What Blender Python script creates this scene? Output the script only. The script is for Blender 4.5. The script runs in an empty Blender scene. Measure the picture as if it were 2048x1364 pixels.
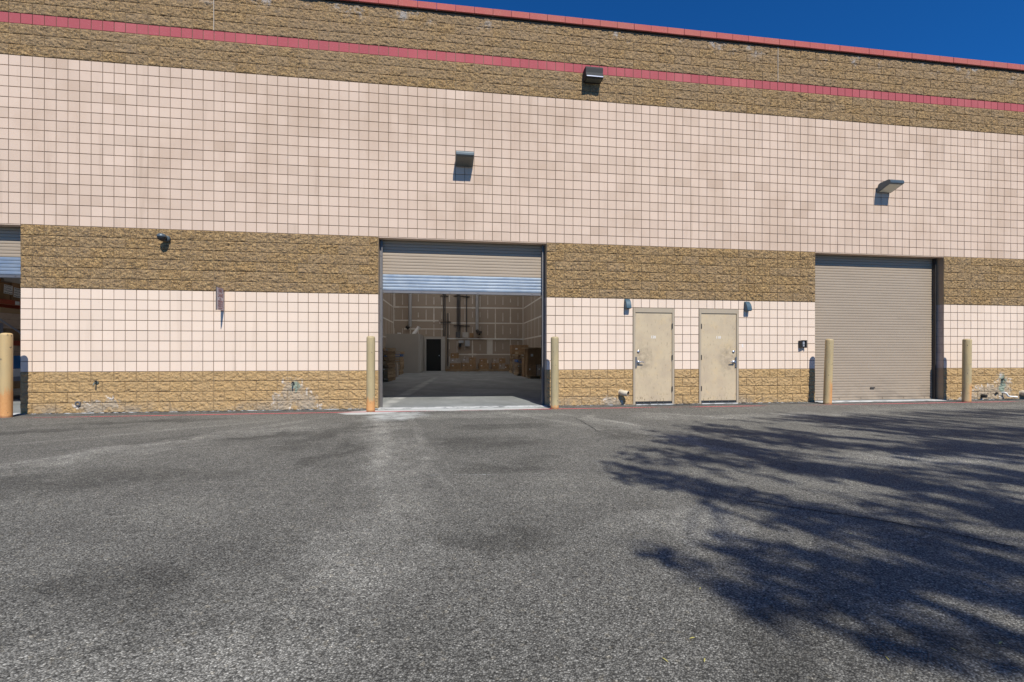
import bpy, bmesh, math, random
import numpy as np
from mathutils import Vector, Matrix, Euler
R = math.radians
random.seed(7)
rng = np.random.default_rng(11)
S = bpy.context.scene
COL = S.collection
B = .2032                      # one block module (8 in)

# ------------------------------------------------------------------ node helpers
class Mat:
    def __init__(s, name, rough=.8, metal=0., spec=.5):
        s.m = bpy.data.materials.new(name); s.m.use_nodes = True
        s.nt = s.m.node_tree; s.nt.nodes.clear()
        s.out = s.nt.nodes.new('ShaderNodeOutputMaterial')
        s.b = s.nt.nodes.new('ShaderNodeBsdfPrincipled')
        s.nt.links.new(s.b.outputs[0], s.out.inputs[0])
        s.set('Roughness', rough); s.set('Metallic', metal); s.set('Specular IOR Level', spec)
    def put(s, v, sock):
        if isinstance(v, bpy.types.NodeSocket): s.nt.links.new(v, sock)
        elif isinstance(v, (tuple, list)):
            v = tuple(v)
            sock.default_value = v + (1,) if (sock.type == 'RGBA' and len(v) == 3) else v
        elif sock.type == 'VECTOR': sock.default_value = (v, v, v)
        elif sock.type == 'RGBA': sock.default_value = (v, v, v, 1)
        else: sock.default_value = v
    def set(s, name, v): s.put(v, s.b.inputs[name]); return s
    def n(s, t, **kw):
        nd = s.nt.nodes.new(t)
        for k, v in kw.items(): setattr(nd, k, v)
        return nd
    def pos(s): return s.n('ShaderNodeNewGeometry').outputs['Position']
    def obj(s): return s.n('ShaderNodeTexCoord').outputs['Object']
    def rnd(s): return s.n('ShaderNodeObjectInfo').outputs['Random']
    def sep(s, v):
        nd = s.n('ShaderNodeSeparateXYZ'); s.put(v, nd.inputs[0]); return nd.outputs
    def comb(s, x, y, z):
        nd = s.n('ShaderNodeCombineXYZ')
        for i, a in enumerate((x, y, z)): s.put(a, nd.inputs[i])
        return nd.outputs[0]
    def mth(s, op, a, b=None, c=None):
        nd = s.n('ShaderNodeMath', operation=op)
        for i, v in enumerate((a, b, c)):
            if v is not None: s.put(v, nd.inputs[i])
        return nd.outputs[0]
    def vscale(s, v, sc):
        nd = s.n('ShaderNodeVectorMath', operation='MULTIPLY'); s.put(v, nd.inputs[0]); s.put(sc, nd.inputs[1]); return nd.outputs[0]
    def noise(s, v, scale, detail=3, rough=.55, dist=0.):
        nd = s.n('ShaderNodeTexNoise'); s.put(v, nd.inputs['Vector'])
        for k, x in (('Scale', scale), ('Detail', detail), ('Roughness', rough), ('Distortion', dist)): s.put(x, nd.inputs[k])
        return nd.outputs[0]
    def vor(s, v, scale, feature='F1', rand=1.):
        nd = s.n('ShaderNodeTexVoronoi', feature=feature); s.put(v, nd.inputs['Vector']); s.put(scale, nd.inputs['Scale']); s.put(rand, nd.inputs['Randomness'])
        return nd
    def wn(s, v):
        nd = s.n('ShaderNodeTexWhiteNoise', noise_dimensions='3D'); s.put(v, nd.inputs['Vector']); return nd.outputs['Value']
    def mix(s, f, a, b, blend='MIX'):
        nd = s.n('ShaderNodeMix', data_type='RGBA', blend_type=blend)
        s.put(f, nd.inputs[0]); s.put(a, nd.inputs[6]); s.put(b, nd.inputs[7]); return nd.outputs[2]
    def ramp(s, f, stops, interp='LINEAR'):
        nd = s.n('ShaderNodeValToRGB'); cr = nd.color_ramp; cr.interpolation = interp
        while len(cr.elements) < len(stops): cr.elements.new(.5)
        for e, (p, c) in zip(cr.elements, stops):
            e.position = p; e.color = (c, c, c, 1) if isinstance(c, (int, float)) else tuple(c) + (1,)
        s.put(f, nd.inputs[0]); return nd.outputs[0]
    def mr(s, v, a, b, c=0., d=1., smooth=True):
        nd = s.n('ShaderNodeMapRange', interpolation_type='SMOOTHSTEP' if smooth else 'LINEAR')
        for i, x in enumerate((v, a, b, c, d)): s.put(x, nd.inputs[i])
        return nd.outputs[0]
    def bump(s, h, strength=.5, dist=.01):
        nd = s.n('ShaderNodeBump'); s.put(h, nd.inputs['Height']); s.put(strength, nd.inputs['Strength']); s.put(dist, nd.inputs['Distance'])
        s.nt.links.new(nd.outputs[0], s.b.inputs['Normal']); return s
    def blob(s, X, Y, cx, cy, rx, ry, ang=0.):
        c, q = math.cos(ang), math.sin(ang)
        dx, dy = s.mth('SUBTRACT', X, cx), s.mth('SUBTRACT', Y, cy)
        u = s.mth('ADD', s.mth('MULTIPLY', dx, c/rx), s.mth('MULTIPLY', dy, q/rx))
        v = s.mth('ADD', s.mth('MULTIPLY', dx, -q/ry), s.mth('MULTIPLY', dy, c/ry))
        d = s.mth('ADD', s.mth('MULTIPLY', u, u), s.mth('MULTIPLY', v, v))
        return s.mr(d, 1., 0.)

def plain(name, col, rough=.7, metal=0., var=.12, scale=8., bump=0., bscale=60.):
    m = Mat(name, rough, metal)
    p = m.obj()
    f = m.noise(p, scale, 4, .6)
    m.set('Base Color', m.mix(f, tuple(c*(1-var) for c in col), tuple(min(1, c*(1+var)) for c in col)))
    if bump: m.bump(m.noise(p, bscale, 3), bump, .005)
    return m.m

# ------------------------------------------------------------------ materials
def mk_pink(name, c1, c2, stain, amt=.5, light=(.86, .715, .57)):
    m = Mat(name, .9, spec=.3)
    p = m.pos(); X, Y, Z = m.sep(p)
    ix = m.mth('FLOOR', m.mth('DIVIDE', X, B)); iz = m.mth('FLOOR', m.mth('DIVIDE', Z, B))
    ix2 = m.mth('FLOOR', m.mth('DIVIDE', m.mth('ADD', X, m.mth('MULTIPLY', m.mth('MODULO', iz, 2.), B)), 2*B))
    w1 = m.wn(m.comb(ix, iz, 1.)); w2 = m.wn(m.comb(ix2, iz, 7.))
    f = m.mth('ADD', m.mth('MULTIPLY', w1, .35), m.mth('MULTIPLY', w2, .65))
    col = m.mix(f, c1, c2)
    big = m.noise(m.vscale(p, (.55, 1, .35)), 1.2, 4, .6)
    col = m.mix(m.mth('MULTIPLY', m.mr(big, .45, .70, 0, amt), m.mr(Z, 1.5, 4.5, .45, 1.)), col, stain)  # random stains, made stronger with height to paint in the dimmer upper wall
    drip = m.noise(m.vscale(p, (2.6, 1, .22)), 1.6, 3, .6)
    col = m.mix(m.mr(drip, .56, .75, 0, .35), col, tuple(c*.8 for c in stain))
    col = m.mix(m.mth('MULTIPLY', m.mr(w2, .93, .97), .28), col, stain)
    sp = m.noise(p, 95., 2, .7)
    col = m.mix(m.mr(sp, .62, .75, 0, .5), col, tuple(c*.5 for c in stain))
    col = m.mix(m.mr(m.noise(p, 60., 2, .7), .6, .72, 0, .25), col, (.85, .78, .72))
    col = m.mix(m.mth('MULTIPLY', m.mr(Z, 2.45, 2.5), .14), col, stain)  # upper wall's dimmer brightness painted in with the stain colour
    col = m.mix(m.mth('MULTIPLY', m.mr(Z, 2.5, 2.45), .45), col, light)  # lower panel's brighter light painted in as a paler block colour
    pit = m.vor(p, 42.); col = m.mix(m.mth('MULTIPLY', m.mr(pit.outputs['Distance'], .12, .05), m.mth('GREATER_THAN', m.sep(pit.outputs['Color'])[0], .8)), col, tuple(c*.35 for c in stain))
    m.set('Base Color', col)
    m.bump(m.noise(p, 140., 3, .7), .35, .004)
    return m.m
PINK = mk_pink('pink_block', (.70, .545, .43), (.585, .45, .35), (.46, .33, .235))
RED = mk_pink('red_block', (.40, .085, .098), (.33, .068, .082), (.50, .15, .15), .4)
COPE = mk_pink('red_coping', (.46, .11, .095), (.39, .09, .085), (.40, .16, .12), .4)
MORTAR = plain('mortar', (.20, .15, .105), .95, var=.35, scale=3., bump=.4)
MORTS = plain('mortar_tan', (.30, .225, .14), .95, var=.4, scale=5., bump=.4)
SEAL = plain('joint_sealant', (.47, .42, .35), .8, var=.2, scale=2.)

def mk_split():
    m = Mat('split_face_block', .95, spec=.25)
    p = m.pos(); X, Y, Z = m.sep(p)
    n1 = m.noise(p, 13., 5, .65, .4); n2 = m.noise(p, 48., 4, .75)
    col = m.ramp(n1, [(.3, (.31, .19, .085)), (.5, (.455, .29, .125)), (.7, (.60, .41, .19))])
    col = m.mix(m.mr(n2, .40, .55, .85, 0), col, (.06, .045, .03))
    nd = m.noise(m.vscale(m.comb(m.mth('ADD', X, m.mth('MULTIPLY', Z, .8)), Y, Z), (1, 1, 2.2)), 11., 4, .7, 1.)
    col = m.mix(m.mr(nd, .36, .50, .75, 0), col, (.075, .058, .042))
    col = m.mix(m.mr(m.noise(p, 75., 3, .8), .57, .72, 0, .6), col, (.60, .45, .24))
    # every block a little different
    iz = m.mth('FLOOR', m.mth('DIVIDE', Z, B))
    ix = m.mth('FLOOR', m.mth('DIVIDE', m.mth('ADD', X, m.mth('MULTIPLY', m.mth('MODULO', iz, 2.), B)), 2*B))
    w = m.wn(m.comb(ix, iz, 3.))
    col = m.mix(m.mr(w, 0, 1, 0, .30, False), col, (.30, .23, .16))
    # bands differ by height: paler warm base, greyer parapet
    warm = m.mr(Z, .9, .75); grey = m.mr(Z, 6.8, 7.2)
    col = m.mix(m.mth('MULTIPLY', warm, .45), col, (.66, .445, .21))
    col = m.mix(m.mth('MULTIPLY', grey, m.mr(m.noise(m.vscale(p, (1, 1, 2)), .8, 4), .35, .7, .08, .40)), col, (.275, .20, .13))
    # lime bloom under the coping and round the wall outlets
    top = m.mth('MULTIPLY', m.mr(Z, 8.15, 8.5), m.mr(m.noise(p, 2.2, 5, .7), .55, .66))
    col = m.mix(m.mth('MULTIPLY', top, .7), col, (.40, .40, .40))
    base = m.mth('MULTIPLY', m.mr(Z, .30, .02), m.mr(m.noise(p, 1.6, 4, .65), .42, .62))
    col = m.mix(m.mth('MULTIPLY', base, .55), col, (.28, .255, .22))
    bl = None
    Xw = m.mth('ADD', X, m.mth('MULTIPLY', m.mth('SUBTRACT', m.noise(p, 5., 4, .7), .5), .5)); Zw = m.mth('ADD', Z, m.mth('MULTIPLY', m.mth('SUBTRACT', m.noise(m.vscale(p, (1, 1, .5)), 6.5, 4, .7), .5), .4))
    for cx, cz, rx, rz, a in ((1.52, .38, .34, .34, .6), (1.74, .18, .40, .32, -.5), (1.30, .16, .26, .28, .8), (-2.15, .12, .45, .14, 0.), (-1.85, .2, .2, .1, -.5),
                              (8.42, .08, .30, .18, 0), (18.55, .16, .55, .28, .1), (19.05, .33, .30, .40, 0), (18.0, .06, .4, .14, 0)):
        k = m.blob(Xw, Zw, cx, cz, rx, rz, a); bl = k if bl is None else m.mth('MAXIMUM', bl, k)
    nz = m.noise(p, 11., 5, .75)
    col = m.mix(m.mth('MULTIPLY', m.mr(m.mth('ADD', bl, m.mth('MULTIPLY', nz, 1.7)), 1.12, 1.8), .55), col, (.38, .345, .29))
    rim = m.mth('MULTIPLY', m.mr(bl, .02, .25), m.mr(bl, .95, .4))
    col = m.mix(m.mth('MULTIPLY', m.mth('MULTIPLY', rim, .8), m.mr(m.noise(m.vscale(p, (1, 1, .6)), 9., 6, .75, .3), .48, .66)), col, (.78, .78, .76))
    gr = m.mth('MAXIMUM', m.blob(Xw, Z, 19.05, .40, .10, .34), m.blob(Xw, Z, 1.58, .48, .10, .15))
    col = m.mix(m.mth('MULTIPLY', m.mr(gr, .1, .6), .6), col, (.17, .31, .26))
    m.set('Base Color', col)
    m.bump(m.mth('ADD', m.noise(p, 60., 5, .75), m.mth('MULTIPLY', m.noise(p, 24., 3, .6), .8)), .9, .02)
    return m.m
SPLIT = mk_split()

def mk_reveal():
    m = Mat('block_return', .9, spec=.3)
    p = m.pos(); X, Y, Z = m.sep(p)
    br = m.mth('MAXIMUM', m.mr(Z, 4*B+.01, 4*B-.01), m.mth('MULTIPLY', m.mr(Z, 12*B-.01, 12*B+.01), m.mr(Z, 18*B-.02, 18*B-.04)))
    col = m.mix(br, (.55, .43, .35), (.40, .28, .17))
    fz = m.mth('FRACT', m.mth('DIVIDE', Z, B))
    jt = m.mth('GREATER_THAN', m.mth('ABSOLUTE', m.mth('SUBTRACT', fz, .5)), .47)
    col = m.mix(jt, col, (.33, .26, .2))
    col = m.mix(m.mr(m.noise(p, 5., 4), .4, .7, 0, .35), col, (.30, .22, .16))
    m.set('Base Color', col); m.bump(m.noise(p, 90., 3), .4, .005)
    return m.m
REVEAL = mk_reveal()

def mk_asphalt():
    m = Mat('asphalt', .92, spec=.25)
    p = m.pos(); X, Y, Z = m.sep(p)
    v = m.vor(p, 126.); r = m.sep(v.outputs['Color'])[0]
    v2 = m.vor(p, 52.); r2 = m.sep(v2.outputs['Color'])[1]
    big = m.noise(m.vscale(p, (.55, 1., 1)), .42, 5, .62, .6)
    mid = m.noise(p, 1.7, 5, .6, .3)
    wear = m.mth('ADD', m.mth('MULTIPLY', big, .65), m.mth('MULTIPLY', mid, .35))
    base = m.ramp(wear, [(.30, (.158, .155, .138)), (.5, (.215, .21, .186)), (.70, (.28, .273, .238))])
    st = m.ramp(r, [(0., .30), (.22, .72), (.62, 1.), (.88, 1.25), (1., 2.0)])
    st2 = m.ramp(r2, [(0., .84), (.6, 1.), (1., 1.14)])
    gap = m.mr(v.outputs['Distance'], .35, .72, 1., .45)
    k = m.mth('MULTIPLY', m.mth('MULTIPLY', st, st2), gap)
    k = m.mth('MULTIPLY', k, m.mr(m.noise(p, 9., 3, .6), .3, .7, .93, 1.07))
    # tyre-polished lanes and dust carried out of the open bay
    X0, Y0 = X, Y
    X = m.mth('ADD', X, m.mth('MULTIPLY', m.mth('SUBTRACT', m.noise(p, 1.1, 5, .65), .5), 1.7)); Y = m.mth('ADD', Y, m.mth('MULTIPLY', m.mth('SUBTRACT', m.noise(m.vscale(p, (1, 1, 3)), 1.3, 5, .65), .5), 1.3))
    dark = None
    for a in ((-1.6, -2.2, 1.5, .22, .22), (-.6, -1.35, 2.2, .25, .12), (1.7, -3.0, 1.5, .42, .10), (2.95, -3.0, .30, 1.5, -.35), (3.25, -4.2, .22, .9, -.2), (5.2, -3.9, 1.1, .55, 0.), (5.6, -2.6, 1.0, .35, .1), (4.95, -7.1, .5, .34, .3),
              (1.2, -5.2, 2.0, .5, .15), (6.1, -8.3, .8, .25, 0.), (2.9, -7.4, .6, .35, -.4), (5.3, -5.2, .8, .4, 0.), (7.2, -3.6, .7, .4, .3)):
        q = m.blob(X, Y, *a); dark = q if dark is None else m.mth('MAXIMUM', dark, q)
    light = None
    for a in ((3.55, -2.2, .34, 1.9, .20), (4.0, -4.6, .40, 2.2, .09), (4.1, -7.0, .62, .9, .1), (1.6, -2.9, 2.2, .26, .62), (0.2, -4.3, 2.0, .3, .6), (5.3, -1.3, 2.2, .45, 0.), (7.4, -2.3, .22, 1.5, .28), (7.9, -4.2, .25, 1.3, .1), (8.6, -1.7, .9, .5, .4),
              (10.8, -2.0, 3.6, .35, .05), (16., -1.4, 3., .5, 0.), (3.6, -8.0, .9, .35, 0.), (6.3, -6.9, .8, .4, .2), (9.8, -5.5, 1.6, .35, -.1)):
        q = m.blob(X, Y, *a); light = q if light is None else m.mth('MAXIMUM', light, q)
    X, Y = X0, Y0
    Xs = m.mth('ADD', X, m.mth('MULTIPLY', m.mth('SUBTRACT', m.noise(p, .5, 2, .5), .5), .5))
    tr = None
    for xa, ya, xb, yb_, wd in ((3.3, -.3, 4.25, -7.2, .17), (3.85, -.3, 4.75, -6.8, .10), (5.6, -.3, 7.9, -4.9, .14), (6.2, -.3, 8.9, -4.4, .09), (3.0, -.5, -.6, -5.2, .22), (2.5, -.9, -2.5, -4.2, .13), (8.2, -.9, 11.5, -3.6, .12)):
        q = m.blob(Xs, Y, (xa+xb)/2, (ya+yb_)/2, math.hypot(xb-xa, yb_-ya)/2, wd, math.atan2(yb_-ya, xb-xa)); tr = q if tr is None else m.mth('MAXIMUM', tr, q)
    k = m.mth('MULTIPLY', k, m.mth('ADD', 1., m.mth('MULTIPLY', m.mth('MULTIPLY', tr, m.mr(m.noise(p, 4., 4), .25, .6)), .36)))
    nn = m.noise(p, 2.8, 5, .65)
    dm = m.mth('MULTIPLY', dark, m.mr(nn, .25, .52)); lm = m.mth('MULTIPLY', light, m.mr(nn, .25, .55))
    k = m.mth('MULTIPLY', k, m.mth('ADD', 1., m.mth('SUBTRACT', m.mth('MULTIPLY', lm, .46), m.mth('MULTIPLY', dm, .36))))
    # pale construction seams running along the building
    for y0, sl, a in ((-2.62, .012, .35), (-3.75, .004, .25), (-1.55, .01, .2)):
        d = m.mth('ABSOLUTE', m.mth('ADD', m.mth('SUBTRACT', Y, y0), m.mth('MULTIPLY', m.mth('SUBTRACT', m.noise(m.comb(X, y0, 0.), 1.3, 3), .5), .12)))
        k = m.mth('MULTIPLY', k, m.mth('ADD', 1., m.mth('MULTIPLY', m.mr(d, .03, .008), m.mth('MULTIPLY', m.mr(m.noise(p, 3., 4), .42, .6), a))))
    col = m.mix(1., base, m.comb(k, k, k), 'MULTIPLY')
    tint = m.mix(m.mr(r2, .93, .99), (1., 1., 1.), (1.04, 1., .93)); col = m.mix(1., col, tint, 'MULTIPLY')
    # dark strip along the foot of the wall
    edge = m.mth('MULTIPLY', m.mr(Y, -.42, -.22), m.mr(m.noise(m.vscale(p, (1, 2, 1)), 2.2, 4), .35, .6))
    far = m.mr(X, 8., 10.); edge = m.mth('MULTIPLY', edge, m.mth('ADD', .5, m.mth('MULTIPLY', far, .4)))
    col = m.mix(edge, col, (.055, .055, .055))
    # white cement dust at the lip of the open bay
    dust = m.mth('MAXIMUM', m.blob(X, Y, 5.0, -.30, 2.9, .34, 0.), m.blob(X, Y, 3.2, -.55, .85, .45, .2))
    dust = m.mth('MAXIMUM', dust, m.mth('MULTIPLY', m.blob(X, Y, 3.75, -1.1, .9, 1.1, -.2), .6))
    dn = m.noise(m.vscale(p, (1., 1.6, 1.)), 4.5, 6, .7, .4)
    col = m.mix(m.mth('MULTIPLY', m.mr(m.mth('ADD', dust, m.mth('MULTIPLY', dn, .9)), .75, 1.3), .85), col, (.62, .645, .62))
    m.set('Base Color', col)
    h = m.mth('ADD', m.mth('MULTIPLY', v.outputs['Distance'], -.9), m.mth('MULTIPLY', r, .5))
    m.bump(h, .8, .008)
    return m.m
ASPHALT = mk_asphalt()

def mk_concrete():
    m = Mat('floor_concrete', .7, spec=.35)
    p = m.pos(); X, Y, Z = m.sep(p)
    n = m.noise(m.vscale(p, (1., .6, 1.)), 1.1, 6, .65, .5)
    col = m.ramp(n, [(.3, (.155, .165, .163)), (.55, (.225, .238, .235)), (.75, (.30, .312, .305))])
    lane = m.blob(X, Y, 3.75, 5., .22, 9., -.09)
    col = m.mix(m.mth('MULTIPLY', lane, m.mr(m.noise(p, 2., 5), .3, .6, 0, .6)), col, (.55, .55, .53))
    lip = m.mth('MULTIPLY', m.mr(Y, .22, -.02), m.mr(m.noise(p, 5., 6, .7), .35, .55))
    col = m.mix(m.mth('MULTIPLY', lip, .8), col, (.66, .67, .66))
    m.set('Base Color', col); m.bump(m.noise(p, 50., 4), .15, .004)
    return m.m
CONC = mk_concrete()

def mk_paint(name, wear=.5, seed=0., col=(.58, .10, .115)):
    m = Mat(name, .8)
    p = m.pos()
    n = m.mth('ADD', m.mth('MULTIPLY', m.noise(m.vscale(p, (.35, 1, 1)), 1.1, 4, .6), .6), m.mth('MULTIPLY', m.noise(p, 30., 4, .8), .4))
    tr = m.n('ShaderNodeBsdfTransparent'); mx = m.n('ShaderNodeMixShader')
    m.set('Base Color', m.mix(m.noise(p, 20., 3), tuple(c*.75 for c in col), tuple(min(1, c*1.25) for c in col)))
    m.put(m.mr(n, wear-.06, wear+.06), mx.inputs[0])
    m.nt.links.new(tr.outputs[0], mx.inputs[1]); m.nt.links.new(m.b.outputs[0], mx.inputs[2]); m.nt.links.new(mx.outputs[0], m.out.inputs[0])
    return m.m

def mk_bollard(seed, rust_h, rust_amt, side, orange=0.):
    m = Mat('bollard_paint', .55, spec=.4)
    p = m.obj(); X, Y, Z = m.sep(p)
    q = m.comb(m.mth('ADD', X, seed), Y, Z)
    col = m.mix(m.noise(q, 3., 4), (.36, .285, .15), (.47, .385, .215))
    col = m.mix(m.mr(m.noise(m.vscale(q, (6, 6, 1.)), 2., 4), .45, .7, 0, .7), col, (.30, .255, .165))
    col = m.mix(m.mth('MULTIPLY', orange, m.mr(m.noise(m.vscale(q, (5, 5, 1)), 1.5, 4), .3, .7, .5, 1.)), col, (.60, .40, .17))
    edge = m.mth('ADD', Z, m.mth('MULTIPLY', m.mth('SUBTRACT', m.noise(m.vscale(q, (9, 9, 1.4)), 2.2, 5, .7), .5), .8*rust_h+.2))
    sd = m.mr(m.mth('MULTIPLY', X, side), -.07, .02) if side else 1.
    ru = m.mth('MULTIPLY', m.mr(edge, rust_h, rust_h*.72), rust_amt)
    if side: ru = m.mth('MULTIPLY', ru, sd)
    col = m.mix(ru, col, m.mix(m.noise(q, 22., 4, .7), (.50, .20, .055), (.66, .36, .14)))
    base = m.mr(m.mth('ADD', Z, m.mth('MULTIPLY', m.noise(q, 14., 3), .05)), .09, .045)
    col = m.mix(m.mth('MULTIPLY', base, .8), col, (.22, .10, .05))
    chip = m.mr(m.noise(m.vscale(q, (1, 1, .55)), 26., 3, .6), .665, .70)
    col = m.mix(chip, col, (.06, .055, .05))
    m.set('Base Color', col); m.bump(m.noise(q, 30., 4), .15, .004)
    return m.m

def mk_door():
    m = Mat('door_paint', .5, spec=.4)
    p = m.pos(); X, Y, Z = m.sep(p)
    col = m.mix(m.mr(m.noise(p, 2.4, 5, .6), .35, .7), (.54, .435, .285), (.47, .375, .255))
    col = m.mix(m.mr(m.noise(p, 3.4, 5, .65), .52, .7, 0, .5), col, (.60, .45, .25))
    col = m.mix(m.mr(m.noise(m.vscale(p, (9, 1, 3)), 2.3, 4, .7), .56, .70, 0, .6), col, (.25, .19, .13))
    col = m.mix(m.mth('MULTIPLY', m.mr(Z, .32, .12), m.mr(m.noise(m.vscale(p, (12, 1, 5)), 2., 4), .55, .66)), col, (.24, .17, .10))
    grime = m.mth('MAXIMUM', m.blob(X, Z, 9.2, 1.05, .28, .45), m.blob(X, Z, 11.3, 1.05, .28, .45))
    col = m.mix(m.mth('MULTIPLY', grime, m.mr(m.noise(p, 7., 5, .7), .35, .62, 0, .45)), col, (.20, .16, .11))
    m.set('Base Color', col)
    m.bump(m.noise(m.vscale(p, (1, 1, .6)), 3.5, 3), .12, .03)
    return m.m
DOORP = mk_door()
FRAMEP = plain('frame_paint', (.40, .33, .235), .5, var=.08, scale=3.)

def mk_curtain():
    m = Mat('beige_slats', .55, spec=.4)
    p = m.pos()
    col = m.mix(m.noise(m.vscale(p, (.4, 1, 1.2)), 2., 4), (.335, .268, .196), (.395, .32, .237))
    sm = m.mr(m.noise(m.vscale(p, (2.2, 1, 16.)), 1.5, 5, .7), .60, .72, 0, .45)
    col = m.mix(sm, col, (.215, .175, .135))
    low = m.mth('MULTIPLY', m.mr(m.sep(p)[2], .7, .05), m.mr(m.noise(m.vscale(p, (1.5, 1, 4)), 2., 5), .4, .65, 0, .4)); col = m.mix(low, col, (.17, .14, .11))
    m.set('Base Color', col); m.bump(m.noise(m.vscale(p, (1, 1, .5)), 1.6, 3), .12, .06); return m.m
CURTAIN = mk_curtain()
def mk_galv():
    m = Mat('galvanised_slats', .5, .55)
    p = m.pos()
    m.set('Base Color', m.mix(m.noise(m.vscale(p, (.6, 1, 1.)), 3., 4), (.27, .32, .37), (.38, .43, .48)))
    m.set('Roughness', m.mr(m.noise(p, 5., 3), .3, .7, .38, .55))
    m.bump(m.noise(m.vscale(p, (.35, 1, 1.)), 2.6, 2), .15, .05); return m.m
GALV = mk_galv()
STEELK = plain('dark_steel', (.055, .05, .047), .5, .4, .25)
GUIDE = plain('guide_steel', (.20, .19, .185), .5, .6, .2)
CHROME = plain('brushed_chrome', (.62, .63, .65), .28, 1., .1)
FIXT = plain('lamp_housing', (.085, .11, .125), .42, .25, .15)
FIXB = plain('lamp_bronze', (.022, .023, .024), .75, 0., .2)
BLUEG = plain('sconce_blue_grey', (.05, .098, .13), .5, .1, .1)
LENS = plain('lamp_lens', (.62, .60, .46), .25, 0., .12, 30.)
LENSD = plain('lamp_lens_dusty', (.10, .105, .09), .3, 0., .8, 60.)
BLACK = plain('black_plastic', (.022, .022, .022), .45, 0, .2)
DARK = plain('black_door', (.008, .008, .008), .65, 0, .2)
GREYP = plain('grey_plastic', (.30, .31, .33), .4, 0, .15)
WHITE = plain('white_paint', (.78, .78, .76), .6, 0, .05)
PVC = plain('cream_pipe', (.62, .55, .42), .45, 0, .2, 12.)
PIPEIN = plain('pipe_inside', (.16, .10, .055), .8, 0, .3)
BRASS = plain('corroded_brass', (.13, .15, .13), .6, .4, .5, 60.)
SIGNF = plain('sign_face', (.52, .49, .50), .55, 0, .12, 12.)
SIGNR = plain('sign_red', (.24, .07, .06), .6, 0, .2)
CRACK = plain('crack_tar', (.018, .018, .02), .9)
DRY = Mat('drywall', .92, spec=.2)
_p = DRY.pos(); DRY.set('Base Color', DRY.mix(DRY.noise(_p, .5, 4), (.37, .30, .235), (.44, .365, .285))); DRY = DRY.m
TAPE = plain('joint_compound', (.74, .70, .62), .9, var=.1)
OFFW = plain('office_wall', (.46, .425, .37), .9, var=.12, scale=1.2)
OFFT = plain('office_trim', (.52, .50, .46), .9, var=.1)
CEIL = plain('roof_deck', (.55, .53, .50), .9)
DUCT = plain('duct_metal', (.55, .56, .57), .4, .6, .15)
CONDUIT = plain('conduit_metal', (.12, .12, .125), .45, .5, .2)
CARD = Mat('cardboard', .85, spec=.2)
_p = CARD.obj(); _c = CARD.mix(CARD.rnd(), (.30, .185, .095), (.42, .27, .15))
CARD.set('Base Color', CARD.mix(CARD.mr(CARD.noise(_p, 6., 4), .4, .7, 0, .4), _c, (.2, .12, .065))); CARD = CARD.m
WRAP = plain('stretch_wrap', (.42, .35, .28), .22, 0, .45, 9., .6, 9.)
WOOD = Mat('pallet_wood', .85, spec=.2)
_p = WOOD.obj(); _c = WOOD.mix(WOOD.rnd(), (.34, .235, .14), (.58, .43, .27))
WOOD.set('Base Color', WOOD.mix(WOOD.mr(WOOD.noise(WOOD.vscale(_p, (2, 14, 14)), 2., 4), .4, .7, 0, .5), _c, (.22, .165, .11))); WOOD = WOOD.m
BLUEP = plain('blue_pallet', (.035, .14, .42), .6, 0, .3, 4.)
BLUEB = plain('blue_bin', (.04, .17, .42), .45, 0, .15)
ORANGE = plain('rack_beam_red', (.42, .085, .045), .55, 0, .2)
RACKG = plain('rack_grey', (.30, .31, .36), .55, .1, .15)
PAPER = plain('paper', (.78, .77, .75), .8, 0, .05)
INK = plain('ink', (.03, .03, .05), .8)
LEAF = plain('leaf_green', (.075, .11, .035), .6, 0, .4, 3.)
LEAFY = plain('leaf_yellow', (.42, .38, .11), .6, 0, .3, 3.)
BARK = plain('bark', (.16, .12, .09), .9, 0, .4, 6., .8, 20.)
def mk_translucent():  # material of the roof panels added to let more daylight inside
    m = Mat('added_light_panel', .5); t = m.n('ShaderNodeBsdfTranslucent'); t.inputs[0].default_value = (.97, .95, .91, 1)
    m.nt.links.new(t.outputs[0], m.out.inputs[0]); return m.m
ADDPANEL = mk_translucent()

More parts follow.
